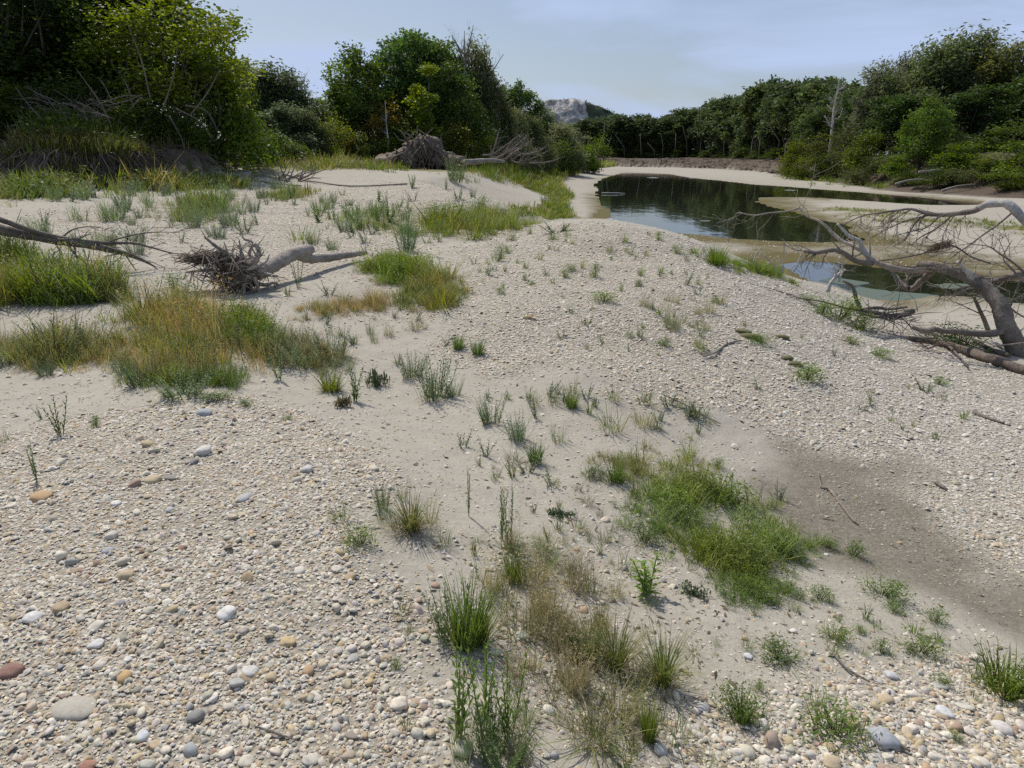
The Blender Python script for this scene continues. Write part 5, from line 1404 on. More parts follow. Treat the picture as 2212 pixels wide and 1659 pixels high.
# foreground tufts, each as the photograph shows it
for a in [
    (1010,1392,165,150,"lush_grass","dense dark green grass clump with broad leaves in the middle foreground",(1.1,1.2,.85)),
    (975,1385,130,110,"feathery_weed","narrow leaved green weed at the left of the dense dark clump",(.95,1.1,.7)),
    (1040,1390,90,120,"arching_grass","arching grass at the right foot of the dense dark clump",(.9,1,.8)),
    (1430,1480,125,170,"arching_grass","wide arching green grass tuft by the lower right stones",(.95,1,.85)),
    (1330,1445,105,160,"arching_grass","green and straw coloured tuft left of the wide arching tuft",(1,1,.9)),
    (1265,1420,85,110,"lush_grass","smaller green tuft at the left end of the arching grass row",(1,1,.95)),
    (1380,1470,60,120,"dry_grass","dry grass at the foot of the wide arching tuft",(.9,.95,.8)),
    (1110,1255,70,90,"lush_grass","short yellowish green tuft on the sand above the dense dark clump",(1.1,1.05,.9)),
    (1105,1190,110,60,"dry_grass","straw coloured stalks beside the tall green weeds",(1,.9,.75)),
    (1100,1185,150,34,"tall_weed","tall narrow leaved green weed on the central sand, right of a pair",(1,1.1,.9)),
    (1083,1165,120,26,"tall_weed","tall narrow leaved green weed on the central sand, left of a pair",(1,1.1,.9)),
    (1012,1115,115,20,"tall_weed","single thin upright weed at the edge of the central sand",(1,1.05,.95)),
    (890,1145,75,150,"arching_grass","mop of long arching grass at the right edge of the near gravel",(1,.98,.8)),
    (870,1150,46,110,"dry_grass","withered straw fringe under the mop of arching grass",(.75,.7,.65)),
    (825,1100,65,50,"feathery_weed","green feathery weed above the mop of arching grass",(.85,1,.65)),
    (870,1080,50,50,"sparse_grass","thin green grass behind the mop of arching grass",(.9,1,.8)),
    (735,1125,55,70,"sparse_grass","dark spiky grass on the pebbles left of the arching mop",(.6,.8,.6)),
    (780,1175,55,90,"leafy_weed","bright green leafy weed low on the near pebbles",(1,1.1,.7)),
    (830,1125,50,60,"sparse_grass","dark green spiky tuft against the arching mop",(.55,.75,.5)),
    (935,860,85,110,"feathery_weed","soft green feathery mound on the sand channel, largest of its group",(.95,1.1,.8)),
    (890,815,55,70,"feathery_weed","soft green feathery weed left of the largest mound",(.9,1.05,.75)),
    (980,855,40,50,"feathery_weed","small feathery weed right of the largest mound",(.9,1.05,.8)),
    (990,755,40,40,"lush_grass","short green tuft at the edge of the gravel ridge",(.85,1,.9)),
    (1032,768,40,45,"lush_grass","short green tuft just right of another on the ridge edge",(.85,1,.9)),
    (1060,915,65,70,"feathery_weed","feathery green weed at the head of the diagonal plant row",(.85,1.05,.75)),
    (1120,950,60,70,"feathery_weed","feathery green weed second in the diagonal plant row",(.8,1,.8)),
    (1155,1000,55,60,"lush_grass","dark green tuft third in the diagonal plant row",(.75,.9,.75)),
    (1205,955,55,60,"sparse_grass","thin upright grass right of the diagonal plant row",(.9,1,.9)),
    (1050,985,45,50,"grey_weed","grey green weed on bare sand below the diagonal row",(1,1.05,1)),
    (1000,965,45,45,"grey_weed","small weed by the last pebbles of the near gravel",(1,1,.9)),
    (1280,1030,40,55,"leafy_weed","low green leafy weed on the sand before the bright patch",(.85,1,.85)),
    (1330,1040,55,70,"lush_grass","green tuft at the upper left of the bright patch",(.95,1.05,.9)),
    (1380,1020,60,90,"sparse_grass","loose brownish grass above the bright patch",(1,1,.85)),
    (1480,985,45,80,"sparse_grass","loose grass on the sand right of the brownish grass",(1.05,1.1,.8)),
    (1320,930,60,100,"sparse_grass","thin spreading grass on the upper sand",(.95,1,.85)),
    (1390,920,50,80,"dry_grass","thin dry grass on the upper sand",(.95,.95,.75)),
    (1195,875,60,50,"sparse_grass","upright thin grass on the sand below the ridge",(1,1,.9)),
    (1235,880,45,50,"lush_grass","small bright tuft on the sand below the ridge",(1,1.1,.8)),
    (1390,1170,55,80,"leafy_weed","dark bluish leafy weed at the left of the bright patch",(.62,.75,.75)),
    (1215,1115,16,60,"creeping_weed","grey green creeping weed flat on the central sand",(.8,.95,.8)),
    (1495,1285,16,75,"creeping_weed","grey creeping weed flat on sand under the bright patch",(1,1.05,1)),
    (1400,1290,85,90,"tall_weed","pale yellow green sapling shoot by a short stub",(1.3,1.35,.8)),
    (1405,1310,40,60,"sparse_grass","grey green grass at the foot of the yellow green shoot",(1,1,.95)),
    (1350,1230,45,90,"sparse_grass","long bladed grey grass left of the yellow green shoot",(.9,1,1)),
    (1680,1425,45,110,"leafy_weed","dark low leafy weed on the sand at the lower right",(.75,.85,.7)),
    (1605,1545,80,120,"leafy_weed","round leaved green weed at the edge of the lower right stones",(.9,1,.85)),
    (1600,1560,70,70,"lush_grass","spiky grass growing through the round leaved weed",(.8,.9,.75)),
    (1810,1590,80,150,"leafy_weed","large low green weed among the lower right cobbles",(.9,1.05,.7)),
    (1780,1545,70,120,"sparse_grass","thin grass behind the large low weed among cobbles",(.9,1,.8)),
    (1905,1285,50,100,"leafy_weed","green leafy weed at the edge of the dark damp sand",(.9,1.1,.7)),
    (1930,1320,28,50,"leafy_weed","small green weed below the one at the damp sand edge",(.85,1,.7)),
    (1800,1380,45,75,"leafy_weed","yellowish green weed on pale sand at the lower right",(1.05,1.1,.8)),
    (1985,1410,50,90,"leafy_weed","green weed on the stony slope right of the pale sand",(1,1.1,.75)),
    (2020,1345,35,55,"leafy_weed","small dark green weed in the damp hollow",(.8,.95,.75)),
    (2170,1500,90,130,"lush_grass","bright grass clump cut by the right frame edge",(1.1,1.15,.75)),
    (2212,1520,90,120,"leafy_weed","leafy weed under the bright clump at the right edge",(1,1.1,.7)),
    (2110,1470,50,80,"sparse_grass","thin grass left of the bright clump at the right edge",(.9,1,.8)),
    (1770,1295,42,60,"leafy_weed","grey green weed just right below the bright patch",(.8,.95,.8)),
    (1845,1200,38,55,"leafy_weed","green weed standing on the dark damp sand",(.85,1,.75)),
    (1790,1185,32,45,"leafy_weed","small weed between the bright patch and the damp sand",(.9,1.05,.75)),
    (1550,1010,30,40,"leafy_weed","small bright weed at the top of the damp sand",(1,1.1,.75)),
    (1680,1080,35,50,"grey_weed","dark weed at the upper edge of the damp sand",(.8,.9,.8)),
    (1060,1610,140,120,"feathery_weed","bushy bright green weed at the bottom edge",(1,1.15,.65)),
    (990,1605,230,80,"tall_weed","tall thin stalked green weed at the bottom, leftmost of three",(1.25,1.3,.85)),
    (1045,1575,230,80,"tall_weed","tall thin stalked green weed at the bottom, middle of three",(1.25,1.35,.85)),
    (1100,1595,210,80,"tall_weed","tall thin stalked green weed at the bottom, rightmost of three",(1.25,1.3,.85)),
    (1085,1655,110,140,"feathery_weed","broad green weed rising from the bottom frame edge",(.95,1.1,.65)),
    (1000,1640,150,110,"sparse_grass","dark thin bladed tuft beside the cream boulder",(.8,.95,.75)),
    (1120,1640,80,110,"dry_grass","dry reddish stalks right of the tall thin weeds",(.9,.8,.65)),
    (1210,1360,80,110,"dry_grass","brown dry grass right of the dense dark clump",(.8,.75,.65)),
    (1170,1320,110,110,"dry_grass","fine brown seed stalks on the pebbly sand",(.95,.85,.7)),
    (1280,1600,70,150,"dry_grass","large patch of withered brown grass at the bottom",(.8,.75,.6)),
    (1240,1490,100,110,"dry_grass","tan seed stalks above the withered brown patch",(1,.88,.7)),
    (1340,1560,90,120,"dry_grass","withered grass by the lower right stones",(.85,.8,.65)),
    (1400,1600,120,60,"lush_grass","bright green blades in the withered brown grass",(1.1,1.15,.7)),
    (1460,1600,90,110,"sparse_grass","grey green grass at the edge of the lower right pebbles",(.85,.95,.85)),
    (1060,1300,60,80,"sparse_grass","loose brown grass left of the fine seed stalks",(.85,.85,.75)),
    (870,1330,50,70,"sparse_grass","small dry tuft on the edge of the near gravel",(.95,.9,.8)),
    (855,1440,28,36,"leafy_weed","tiny green weed among the near pebbles",(.95,1.1,.7)),
    (885,1370,40,30,"grass_sprout","few green blades at the gravel edge",(.9,1,.8)),
    (880,1575,40,50,"grass_sprout","few green blades among pebbles at the bottom",(1,1.1,.8)),
    (930,1135,60,70,"sparse_grass","thin grass trailing right of the arching mop",(.8,.85,.75)),
    (960,1180,45,70,"sparse_grass","sparse brown green grass below the arching mop",(.9,.9,.8)),
    (1160,905,50,40,"grey_weed","dark stalky weed on the sand below the ridge",(.8,.75,.65)),
    # left side
    (132,940,72,40,"tall_weed","grey green weed stalks on the left sand, nearer of two",(.85,.95,.9)),
    (80,1040,70,26,"tall_weed","thin weed on the gravel near the left frame edge",(.9,1,.95)),
    (92,905,28,26,"grey_weed","small grey weed on the left sand",(.8,.9,.85)),
    (207,922,32,26,"leafy_weed","small green weed on the gravel crest at left",(.9,1.1,.7)),
    (10,955,25,45,"sparse_grass","low dark tuft at the left edge on the sand",(.7,.8,.7)),
    (470,865,28,80,"leafy_weed","row of low green weed behind the gravel crest",(.85,1,.75)),
    (530,878,24,36,"leafy_weed","little green weed on the gravel crest beside the low row",(.9,1,.7)),
    (622,908,16,34,"leafy_weed","tiny dark weed flat on the pebbles",(.8,.95,.7)),
    (395,855,45,110,"feathery_weed","bright green weed mound at the near tip of the golden grass",(.95,1.1,.75)),
    (310,832,60,90,"feathery_weed","dark green weed at the left foot of the golden grass",(.7,.85,.65)),
    (715,845,42,72,"lush_grass","rounded yellow green tuft on the sand",(1.25,1.15,.75)),
    (768,868,75,40,"tall_weed","grey green weed standing right of the rounded yellow tuft",(.9,1,.9)),
    (605,822,55,40,"tall_weed","grey green weed left of the rounded yellow tuft",(.9,1,.95)),
    (720,770,60,90,"feathery_weed","grey green feathery weed at the right tip of the left patch",(1,1.05,.85)),
    (100,812,30,40,"feathery_weed","small weed on the sand under the left grass strip",(.8,.95,.8)),
    (765,745,28,40,"grey_weed","thin leaved weed on open sand right of the left patch",(.8,.9,.9)),
    (810,830,30,60,"creeping_weed","wiry creeping weed on the sand",(.9,.95,.85)),
    (740,880,24,40,"creeping_weed","reddish creeping weed by the pebbles",(1.2,.9,.8)),
    (840,725,30,40,"dry_grass","small straw tuft below the tan grass",(.9,.85,.75)),
    (900,710,36,60,"dry_grass","straw coloured tuft left of the ridge edge",(.95,.9,.8)),
    # ridge
    (1305,652,32,62,"leafy_weed","bright green weed on the crest of the gravel ridge",(1.15,1.25,.7)),
    (1285,600,44,30,"leafy_weed","upright green weed further up the gravel ridge",(1,1.1,.75)),
    (1075,565,50,34,"leafy_weed","green weed at the left of the ridge top",(.9,1.1,.75)),
    (1095,548,24,26,"leafy_weed","small dark weed beside the ridge top weed",(.8,.95,.7)),
    (1050,595,24,40,"grey_weed","grey weed on the left ridge shoulder",(.85,.95,.85)),
    (1200,503,24,80,"grey_weed","low dark weeds on the skyline of the ridge",(.75,.9,.75)),
    (1195,518,18,30,"leafy_weed","small bright weed under the skyline weeds",(1,1.15,.7)),
    (1435,748,22,42,"leafy_weed","dark green rosette on the middle of the ridge",(.65,.9,.6)),
    (1480,615,30,40,"grey_weed","thin weed on the right shoulder of the ridge",(.9,1,.85)),
    (1810,690,60,90,"leafy_weed","bright green bush at the pond bank, taller of two",(1.1,1.25,.6)),
    (1775,680,36,60,"leafy_weed","dark green weed left of the taller pond bank bush",(.8,1,.6)),
    (1858,712,40,68,"leafy_weed","bright green bush at the pond bank, lower right of two",(1.2,1.35,.6)),
    (1742,650,18,46,"leafy_weed","flat green weed above the pond bank bushes",(1,1.15,.65)),
    (1838,742,20,42,"leafy_weed","small green weed on the stones below the pond bank bushes",(1.05,1.15,.65)),
    (1900,770,22,56,"leafy_weed","green weed on the grey stones below the driftwood",(1,1.15,.7)),
    (2080,752,50,130,"leafy_weed","dark green weeds in the shade of the leaning dead tree",(.55,.75,.5)),
    (1740,818,40,85,"leafy_weed","green weed beside the flat mossy patch",(1,1.15,.7)),
    (1640,742,26,62,"leafy_weed","green weed growing at the end of the long moss hummock",(.95,1.1,.7)),
    (2000,845,26,46,"grey_weed","grey green weed on the right stone slope",(.9,1,.85)),
    (2030,830,18,40,"leafy_weed","pale green weed on the right stone slope",(1.05,1.15,.85)),
    (1770,820,26,30,"grey_weed","small weed beside the moss on the stone slope",(.9,1,.8)),
    (1545,572,44,66,"lush_grass","bright grass tuft on the far shoulder of the ridge",(1.05,1.2,.7)),
    (1440,700,70,26,"dry_grass","upright brown weed on the ridge",(.8,.85,.6)),
    # middle distance
    (960,478,52,120,"leafy_weed","large fresh green weed bush on the terrace",(.95,1.2,.65)),
    (880,545,80,60,"feathery_weed","tall dark green weed at the left of the terrace grass",(.7,.95,.7)),
    (1040,455,40,60,"leafy_weed","dark green weed beside the large terrace bush",(.8,1,.6)),
    (985,395,60,50,"feathery_weed","grey green weed tuft on the sand crest before the white trunk",(1,1.1,.8)),
    (645,620,60,28,"tall_weed","grey weed in the sand before the log",(.9,1,1)),
    (655,520,40,120,"sparse_grass","low grass behind the log",(1,1.1,.9)),
    (285,520,30,60,"grey_weed","dark low weed on the gravel behind the branch",(.7,.85,.75)),
    (380,640,60,60,"leafy_weed","green weed at the left foot of the root plate",(.8,1,.65)),
    (1045,475,20,40,"dry_grass","brown low tuft beside the terrace grass",(.8,.7,.5))]:
    plant(*a)

# scattered small weeds
def scatter(n, poly, kinds, hp, label, group, tint=(1, 1, 1), seed=0):
    r = np.random.default_rng(seed); P = np.array(poly, float); c = 0
    while c < n:
        x, y = r.uniform(P[:, 0].min(), P[:, 0].max()), r.uniform(P[:, 1].min(), P[:, 1].max())
        if not inside(np.array([x]), np.array([y]), P)[0]: continue
        kd = kinds[r.integers(len(kinds))]; h_ = r.uniform(*hp) ; t = r.uniform(.8, 1.15)
        plant(x, y, h_, h_ * r.uniform(.8, 1.7), kd, label, (tint[0] * t, tint[1] * t, tint[2]), group); c += 1
scatter(70, [(80,520),(70,430),(300,410),(520,400),(700,420),(560,500),(300,560)], ["grey_weed", "feathery_weed", "sparse_grass"], (18, 40), "grey green weed on the far left terrace below the bank", "weeds on the left terrace", (1.15, 1.25, 1.15), 1)
scatter(50, [(600,430),(900,395),(1150,420),(1190,450),(1000,520),(700,560)], ["grey_weed", "feathery_weed", "tall_weed"], (16, 34), "thin pale weed on the middle gravel terrace", "weeds on the middle terrace", (1.15, 1.2, 1.05), 2)
scatter(46, [(1000,640),(960,560),(1200,500),(1420,505),(1600,580),(1700,640),(1560,760),(1350,800),(1150,700)], ["grey_weed", "grass_sprout", "sparse_grass"], (10, 24), "tiny weed among the stones of the gravel ridge", "tiny weeds on the gravel ridge", (.95, 1.05, .85), 3)
scatter(26, [(1400,650),(1560,640),(1520,760),(1360,760),(1330,700)], ["dry_grass", "sparse_grass"], (14, 34), "small brownish tuft on the ridge slope", "brownish tufts on the ridge slope", (.9, .95, .75), 9)
scatter(30, [(1000,860),(1300,830),(1560,900),(1500,960),(1200,880),(1060,880)], ["sparse_grass", "grass_sprout", "grey_weed"], (16, 40), "small wispy tuft on the sand between the gravel bars", "wispy tufts on the sand channel", (.9, .95, .85), 4)
scatter(26, [(1000,1180),(1300,1250),(1500,1500),(1450,1640),(1150,1640),(1050,1400)], ["sparse_grass", "dry_grass", "grass_sprout"], (26, 70), "wispy dry tuft on the pebbly strip in the foreground", "dry tufts on the foreground strip", (.85, .82, .7), 5)
scatter(20, [(1480,1300),(1900,1300),(2200,1480),(2150,1640),(1700,1620)], ["grass_sprout", "leafy_weed", "sparse_grass"], (14, 40), "small green weed among the lower right cobbles", "weeds among the lower right cobbles", (.9, 1.05, .75), 6)
scatter(22, [(1700,720),(1880,760),(2150,900),(2100,1000),(1800,900),(1600,850)], ["grey_weed", "grass_sprout"], (8, 20), "tiny grey green weed on the right stone slope", "weeds on the right stone slope", (.95, 1.05, .85), 7)
scatter(22, [(540,600),(800,640),(980,720),(940,800),(780,800),(640,680)], ["grass_sprout", "sparse_grass", "grey_weed"], (16, 34), "small tuft on the sand around the log", "tufts on the sand by the log", (.95, .98, .85), 8)

# meadows: masses nobody could count
def meadow(name, label, poly, kinds, n, hpx, tint=(1, 1, 1), seed=0, wide=.9, thin=None, jit=.28, soft_edge=None, near=0.0):
    r = np.random.default_rng(seed)
    GP = np.array([g[:2] for g in gpoly(poly)])
    lo, hi = GP.min(0), GP.max(0); G = Geo(); c = 0; guard = 0
    pts = []
    ext = hi - lo; w_soft = .16 * float(np.sqrt(max(ext.min() * ext.max(), 1e-6)))
    if soft_edge is not None: w_soft = soft_edge
    while len(pts) < n and guard < 400:
        q = r.uniform(lo - w_soft, hi + w_soft, (n * 2, 2)); guard += 1
        d = sdf(q[:, 0], q[:, 1], GP) + fbm(q[:, 0], q[:, 1], 1.1 / max(w_soft * 2, .2), 3, seed + 3) * w_soft * 1.1
        pr = np.clip(.5 - d / (1.6 * w_soft), 0, 1) ** 1.5
        pr *= np.clip(.75 + 1.6 * (fbm(q[:, 0], q[:, 1], 2.2 / max(w_soft * 3, .3), 3, seed) - (-.15 if thin is None else thin + .2)), .06, 1)
        if near: pr *= np.minimum(1, near / np.hypot(q[:, 0], q[:, 1])) ** 1.7
        pts += list(q[r.random(len(q)) < pr])
    pts = np.array(pts[:n]); z = hz(pts[:, 0], pts[:, 1])
    dd = np.clip(.5 - sdf(pts[:, 0], pts[:, 1], GP) / (2.2 * w_soft), 0, 1); dd = (.45 + .55 * dd) * np.exp(r.normal(size=len(pts)) * .24) * (1 + .35 * fbm(pts[:, 0], pts[:, 1], 1.5, 2, seed + 9))
    hue = fbm(pts[:, 0], pts[:, 1], 2.5 / max(w_soft * 3, .3), 3, seed + 5)
    for (x, y), zz, e, hu in zip(pts, z, dd, hue):
        kd, w_ = kinds[r.choice(len(kinds), p=np.array([k[1] for k in kinds]) / sum(k[1] for k in kinds))]
        me, h, w, V, Fc, C = PLANT[kd][r.integers(len(PLANT[kd]))]
        # only a share of each tuft's blades, so the mass stays light
        dist = math.sqrt(x * x + y * y + (1.6 - zz) ** 2)
        H = r.uniform(*hpx) * dist / F_PX * e
        a = r.uniform(0, 6.28); s = H / h; sw = s * wide * r.uniform(.8, 1.3)
        ca, sa = math.cos(a), math.sin(a)
        X = np.stack([(V[:, 0] * ca - V[:, 1] * sa) * sw + x, (V[:, 0] * sa + V[:, 1] * ca) * sw + y, V[:, 2] * s + zz], -1)
        lean = r.normal(size=2) * .16; X[:, 0] += V[:, 2] * s * lean[0]; X[:, 1] += V[:, 2] * s * lean[1]
        G.add(X, Fc, C * np.array(tint) * r.uniform(1 - jit, 1 + jit) * np.array([1 + .35 * hu, 1 + .12 * hu, 1 - .1 * hu]))
    tag(G.build(name, M_grass, smooth=False), label, None, None, "stuff")

# light tufts for the meadows
def mini(fn, frac):
    def f(G, r):
        H = Geo(); fn(H, r)
        for V, Fc, C, off in zip(H.v, H.f, H.c, np.cumsum([0] + [len(v) for v in H.v])[:-1]):
            Fl = Fc - off
            # blades come as consecutive runs of 5 triangles / 7 vertices
            if len(V) % 7 == 0 and len(Fl) * 7 == len(V) * 5:
                nb = len(V) // 7; keep = r.random(nb) < frac
                vid = np.repeat(keep, 7); idx = np.cumsum(vid) - 1
                F2 = Fl[np.repeat(keep, 5)]
                if keep.any(): G.add(V[vid], idx[F2], C[vid])
            elif r.random() < frac:
                G.add(V, Fl, C)
    return f
proto("m_lush", mini(lush, .16), (101, 102, 103)); proto("m_dry", mini(dry, .22), (104, 105, 106)); proto("m_arch", mini(arch, .12), (107, 108)); proto("m_feather", mini(feather, .18), (109, 110, 111))
def far_tuft(c0, c1, tip, wd):
    def f(G, r): G.add(*blades(13, r, .42, .5, 1.1, wd, .05, .7, .4, c0, c1, tip, 2))
    return f
proto("f_lush", far_tuft(GRN, GRN2, None, .07), (201, 202, 203)); proto("f_dry", far_tuft((.27, .235, .13), OLV2, TAN2, .034), (204, 205, 206)); proto("f_feather", far_tuft(BLU, OLV2, BLU2, .06), (207, 208))
def far_leafy(G, r):
    G.add(*leaves_geo(r.normal(size=(26, 3)) * [.32, .32, .24] + [0, 0, .5], .17, r, np.array(GRN) * .8 + (np.array(GRN2) - GRN) * .6 * r.random((26, 1)), 0, .5))
proto("f_leafy", far_leafy, (209, 210, 211))
proto("m_leafy", mini(leafy, .3), (112, 113, 114)); proto("m_weed", weed, (115, 116))
meadow("golden_grass", "big mass of golden brown grass left of the middle", [(250,742),(300,690),(380,668),(470,672),(520,700),(545,750),(530,800),(470,822),(400,828),(310,820),(262,790)], [("m_dry", 7), ("m_lush", 2), ("m_feather", 1)], 400, (40, 78), (1.2, 1.08, .72), 11, 1.0)
meadow("green_fringe", "darker green fringe at the foot of the golden grass", [(250,800),(330,815),(430,828),(520,815),(520,835),(430,850),(330,842),(265,825)], [("m_feather", 3), ("m_lush", 3), ("m_leafy", 2)], 110, (26, 48), (.95, 1.02, .72), 12)
meadow("fresh_grass", "fresh green grass at the right shoulder of the golden mass", [(500,700),(545,690),(575,720),(590,760),(560,775),(520,750)], [("m_lush", 4), ("m_leafy", 2), ("m_dry", 1)], 110, (34, 58), (1.1, 1.15, .65), 13)
meadow("grey_green_mass", "grey green feathery weeds stretching right of the golden mass", [(560,745),(640,735),(720,775),(745,815),(700,820),(620,800),(560,790)], [("m_feather", 7), ("m_dry", 2)], 190, (28, 50), (1.15, 1.12, .85), 14, 1.1)
meadow("strip_grass", "mixed green and brown grass strip at the left edge", [(-160,760),(0,742),(100,738),(200,735),(270,745),(270,785),(150,795),(0,800),(-160,800)], [("m_feather", 4), ("m_dry", 3), ("m_lush", 2)], 300, (26, 52), (1.15, 1.1, .78), 15, 1.1)
meadow("left_bush_grass", "bright green bushy grass under the bare branch at left", [(40,625),(90,600),(170,600),(240,625),(260,650),(180,660),(90,660),(40,650)], [("m_feather", 5), ("m_lush", 5), ("m_dry", 2)], 270, (38, 74), (1.1, 1.12, .55), 16, 1.1)
meadow("left_brown_grass", "brownish grass round the bright bush at the left edge", [(-120,640),(0,610),(50,600),(30,660),(-20,665),(-120,680)], [("m_dry", 4), ("m_lush", 3)], 150, (38, 66), (1.05, .98, .62), 17)
meadow("left_dark_bush", "dark leafy weeds at the left edge below the branch", [(-60,575),(0,565),(70,565),(75,585),(0,595),(-60,600)], [("m_feather", 5), ("m_lush", 2)], 110, (34, 56), (.85, .95, .52), 18)
meadow("right_of_bush", "brownish weeds right of the bright bush", [(220,640),(275,630),(285,650),(250,662)], [("m_dry", 3), ("m_feather", 2)], 50, (30, 60), (.8, .85, .6), 19)
meadow("tan_grass", "tan dry grass on the sand before the log", [(650,670),(720,655),(850,640),(860,668),(760,690),(670,690)], [("m_dry", 5), ("m_lush", 1)], 170, (16, 36), (1.1, .98, .74), 20, 1.1)
meadow("ridge_edge_green", "bright green grass along the left edge of the gravel ridge", [(775,580),(830,565),(900,570),(930,590),(900,615),(820,615)], [("m_lush", 5), ("m_leafy", 2)], 230, (18, 36), (1.15, 1.2, .62), 21, 1.2)
meadow("ridge_edge_brown", "brown and green grass at the foot of the gravel ridge", [(860,640),(920,600),(985,600),(1005,640),(960,680),(890,668)], [("m_dry", 4), ("m_lush", 4)], 250, (20, 44), (1.1, 1.0, .66), 22, 1.1)
meadow("terrace_grass", "green grass belt across the gravel terrace", [(830,505),(900,480),(1000,470),(1100,475),(1140,490),(1060,505),(960,525),(890,525)], [("m_lush", 6), ("m_feather", 2), ("m_dry", 2)], 420, (14, 34), (1.12, 1.12, .64), 23, 1.1)
meadow("terrace_weeds", "thin pale weeds on the gravel left of the terrace grass", [(700,480),(800,455),(900,450),(850,500),(760,500)], [("f_feather", 4), ("m_weed", 3)], 120, (18, 34), (1.2, 1.25, 1.0), 24, .8, -.1)
meadow("shore_turf", "low green turf between the gravel hump and the left shore", SHORE, [("f_lush", 5), ("f_dry", 2)], 2600, (5, 12), (.98, .96, .52), 25, 1.7, -.7, soft_edge=.22, near=22)
meadow("reeds", "pale reedy grass before the fallen branches", [(1000,380),(1060,368),(1140,372),(1145,392),(1080,396),(1010,392)], [("f_dry", 3), ("f_lush", 4)], 700, (10, 28), (1.0, 1.02, .72), 26)
meadow("hummock_grass", "yellowish grass on the hummock between the bank and the grove", [(560,372),(600,352),(700,345),(790,352),(880,360),(820,376),(700,378),(600,382)], [("f_dry", 5), ("f_lush", 3), ("f_leafy", 1)], 1300, (9, 24), (1.0, .92, .55), 27, 1.4)
meadow("bank_foot_weeds", "green and brown weeds growing along the foot of the left bank", [(-120,430),(0,410),(130,402),(330,398),(440,395),(530,385),(530,405),(420,412),(200,425),(0,445),(-120,460)], [("f_feather", 4), ("f_lush", 3), ("f_dry", 3), ("f_leafy", 2)], 900, (12, 36), (.9, .92, .62), 28, 1.3, .05)
meadow("terrace_patch", "weedy green patch on the sand below the left bank", [(340,470),(400,445),(480,440),(535,455),(500,485),(400,490)], [("m_feather", 4), ("m_lush", 3), ("m_dry", 2)], 190, (20, 38), (.9, .98, .68), 29)
meadow("far_patch", "small brown green patch on the far sand ledge", [(565,425),(620,415),(690,418),(660,435),(590,438)], [("f_feather", 3), ("f_dry", 3), ("f_lush", 2)], 110, (14, 26), (.9, .95, .62), 30)
meadow("lush_patch", "large bright green grass patch on the sand at the right of the middle", [(1400,1060),(1480,1045),(1560,1060),(1640,1090),(1700,1130),(1740,1200),(1740,1245),(1660,1285),(1590,1270),(1500,1225),(1430,1180),(1380,1130)], [("m_lush", 7), ("m_leafy", 3), ("m_dry", 1), ("m_feather", 4)], 420, (16, 48), (1.05, 1.12, .62), 31, 1.25, .02, soft_edge=.22)
meadow("lush_patch_edge", "loose grasses around the upper end of the bright patch", [(1290,1000),(1380,970),(1480,1000),(1500,1060),(1420,1090),(1340,1060)], [("m_lush", 3), ("m_dry", 4), ("m_arch", 2)], 120, (18, 40), (1.05, 1.05, .72), 32, 1.1, .1, soft_edge=.25)
meadow("patch_foot_weeds", "dark green leafy weeds at the lower edge of the bright patch", [(1560,1270),(1640,1270),(1700,1290),(1690,1310),(1620,1305)], [("m_leafy", 5), ("m_lush", 2)], 60, (20, 38), (.85, 1.0, .6), 33, 1.2, soft_edge=.15)
meadow("pond_edge_grass", "bright green grass along the near pond edge", [(1500,545),(1560,560),(1640,582),(1700,598),(1690,606),(1600,590),(1520,565)], [("m_lush", 5), ("m_leafy", 2)], 170, (10, 24), (1.05, 1.15, .6), 34, 1.2)
meadow("spit_grass", "thin olive grass on the sand spit across the pond", [(1800,452),(1950,458),(2212,488),(2330,505),(2212,510),(2000,488),(1870,468)], [("f_lush", 3), ("f_dry", 3)], 700, (3, 7), (1.0, .98, .6), 35, 2.0)
meadow("far_shore_grass", "green weeds along the foot of the right bank", [(1690,372),(1760,384),(1860,396),(1960,407),(1960,411),(1850,401),(1740,390)], [("f_lush", 4), ("f_leafy", 3)], 200, (6, 14), (.9, 1.0, .5), 36, 1.6)
meadow("strip_mixed", "withered brown and green grasses on the central foreground strip", [(1060,1260),(1180,1200),(1280,1330),(1420,1440),(1440,1600),(1300,1690),(1120,1690),(1090,1480),(1120,1380)], [("m_dry", 6), ("m_arch", 3), ("m_lush", 1)], 95, (16, 55), (.93, .96, .84), 37, 1.3, .1, soft_edge=.4)

def bank_grass(name, label, n, t0, t1, off, hgt, kinds, tint, seed):
    r = np.random.default_rng(seed); G = Geo()
    for _ in range(n):
        q = bank_point(r.uniform(t0, t1), r.uniform(*off)); z = hz(q[0], q[1])[0]
        if fbm([q[0]], [q[1]], .9, 3, seed)[0] < -.18: continue
        kd = kinds[r.integers(len(kinds))]; me, h, w, V, Fc, C = PLANT[kd][r.integers(len(PLANT[kd]))]
        s = r.uniform(*hgt) / h; a = r.uniform(0, 6.28); ca, sa = math.cos(a), math.sin(a); sw = s * 1.2
        X = np.stack([(V[:, 0] * ca - V[:, 1] * sa) * sw + q[0], (V[:, 0] * sa + V[:, 1] * ca) * sw + q[1], V[:, 2] * s + z], -1)
        G.add(X, Fc, C * np.array(tint) * r.uniform(.65, 1.2))
    tag(G.build(name, M_grass, smooth=False), label, None, None, "stuff")
bank_grass("bank_lip_grass", "brown dry grass and weeds along the lip of the eroded bank", 900, 1.0, 8.0, (.6, 3.0), (.2, .8), ["f_dry", "f_leafy", "f_lush", "f_feather"], (.62, .58, .42), 61)
bank_grass("bank_face_weeds", "dull weeds and dry stalks clinging to the face of the left bank", 520, 1.0, 7.8, (-.6, .9), (.2, .6), ["f_dry", "f_feather", "f_lush"], (.7, .68, .45), 62)
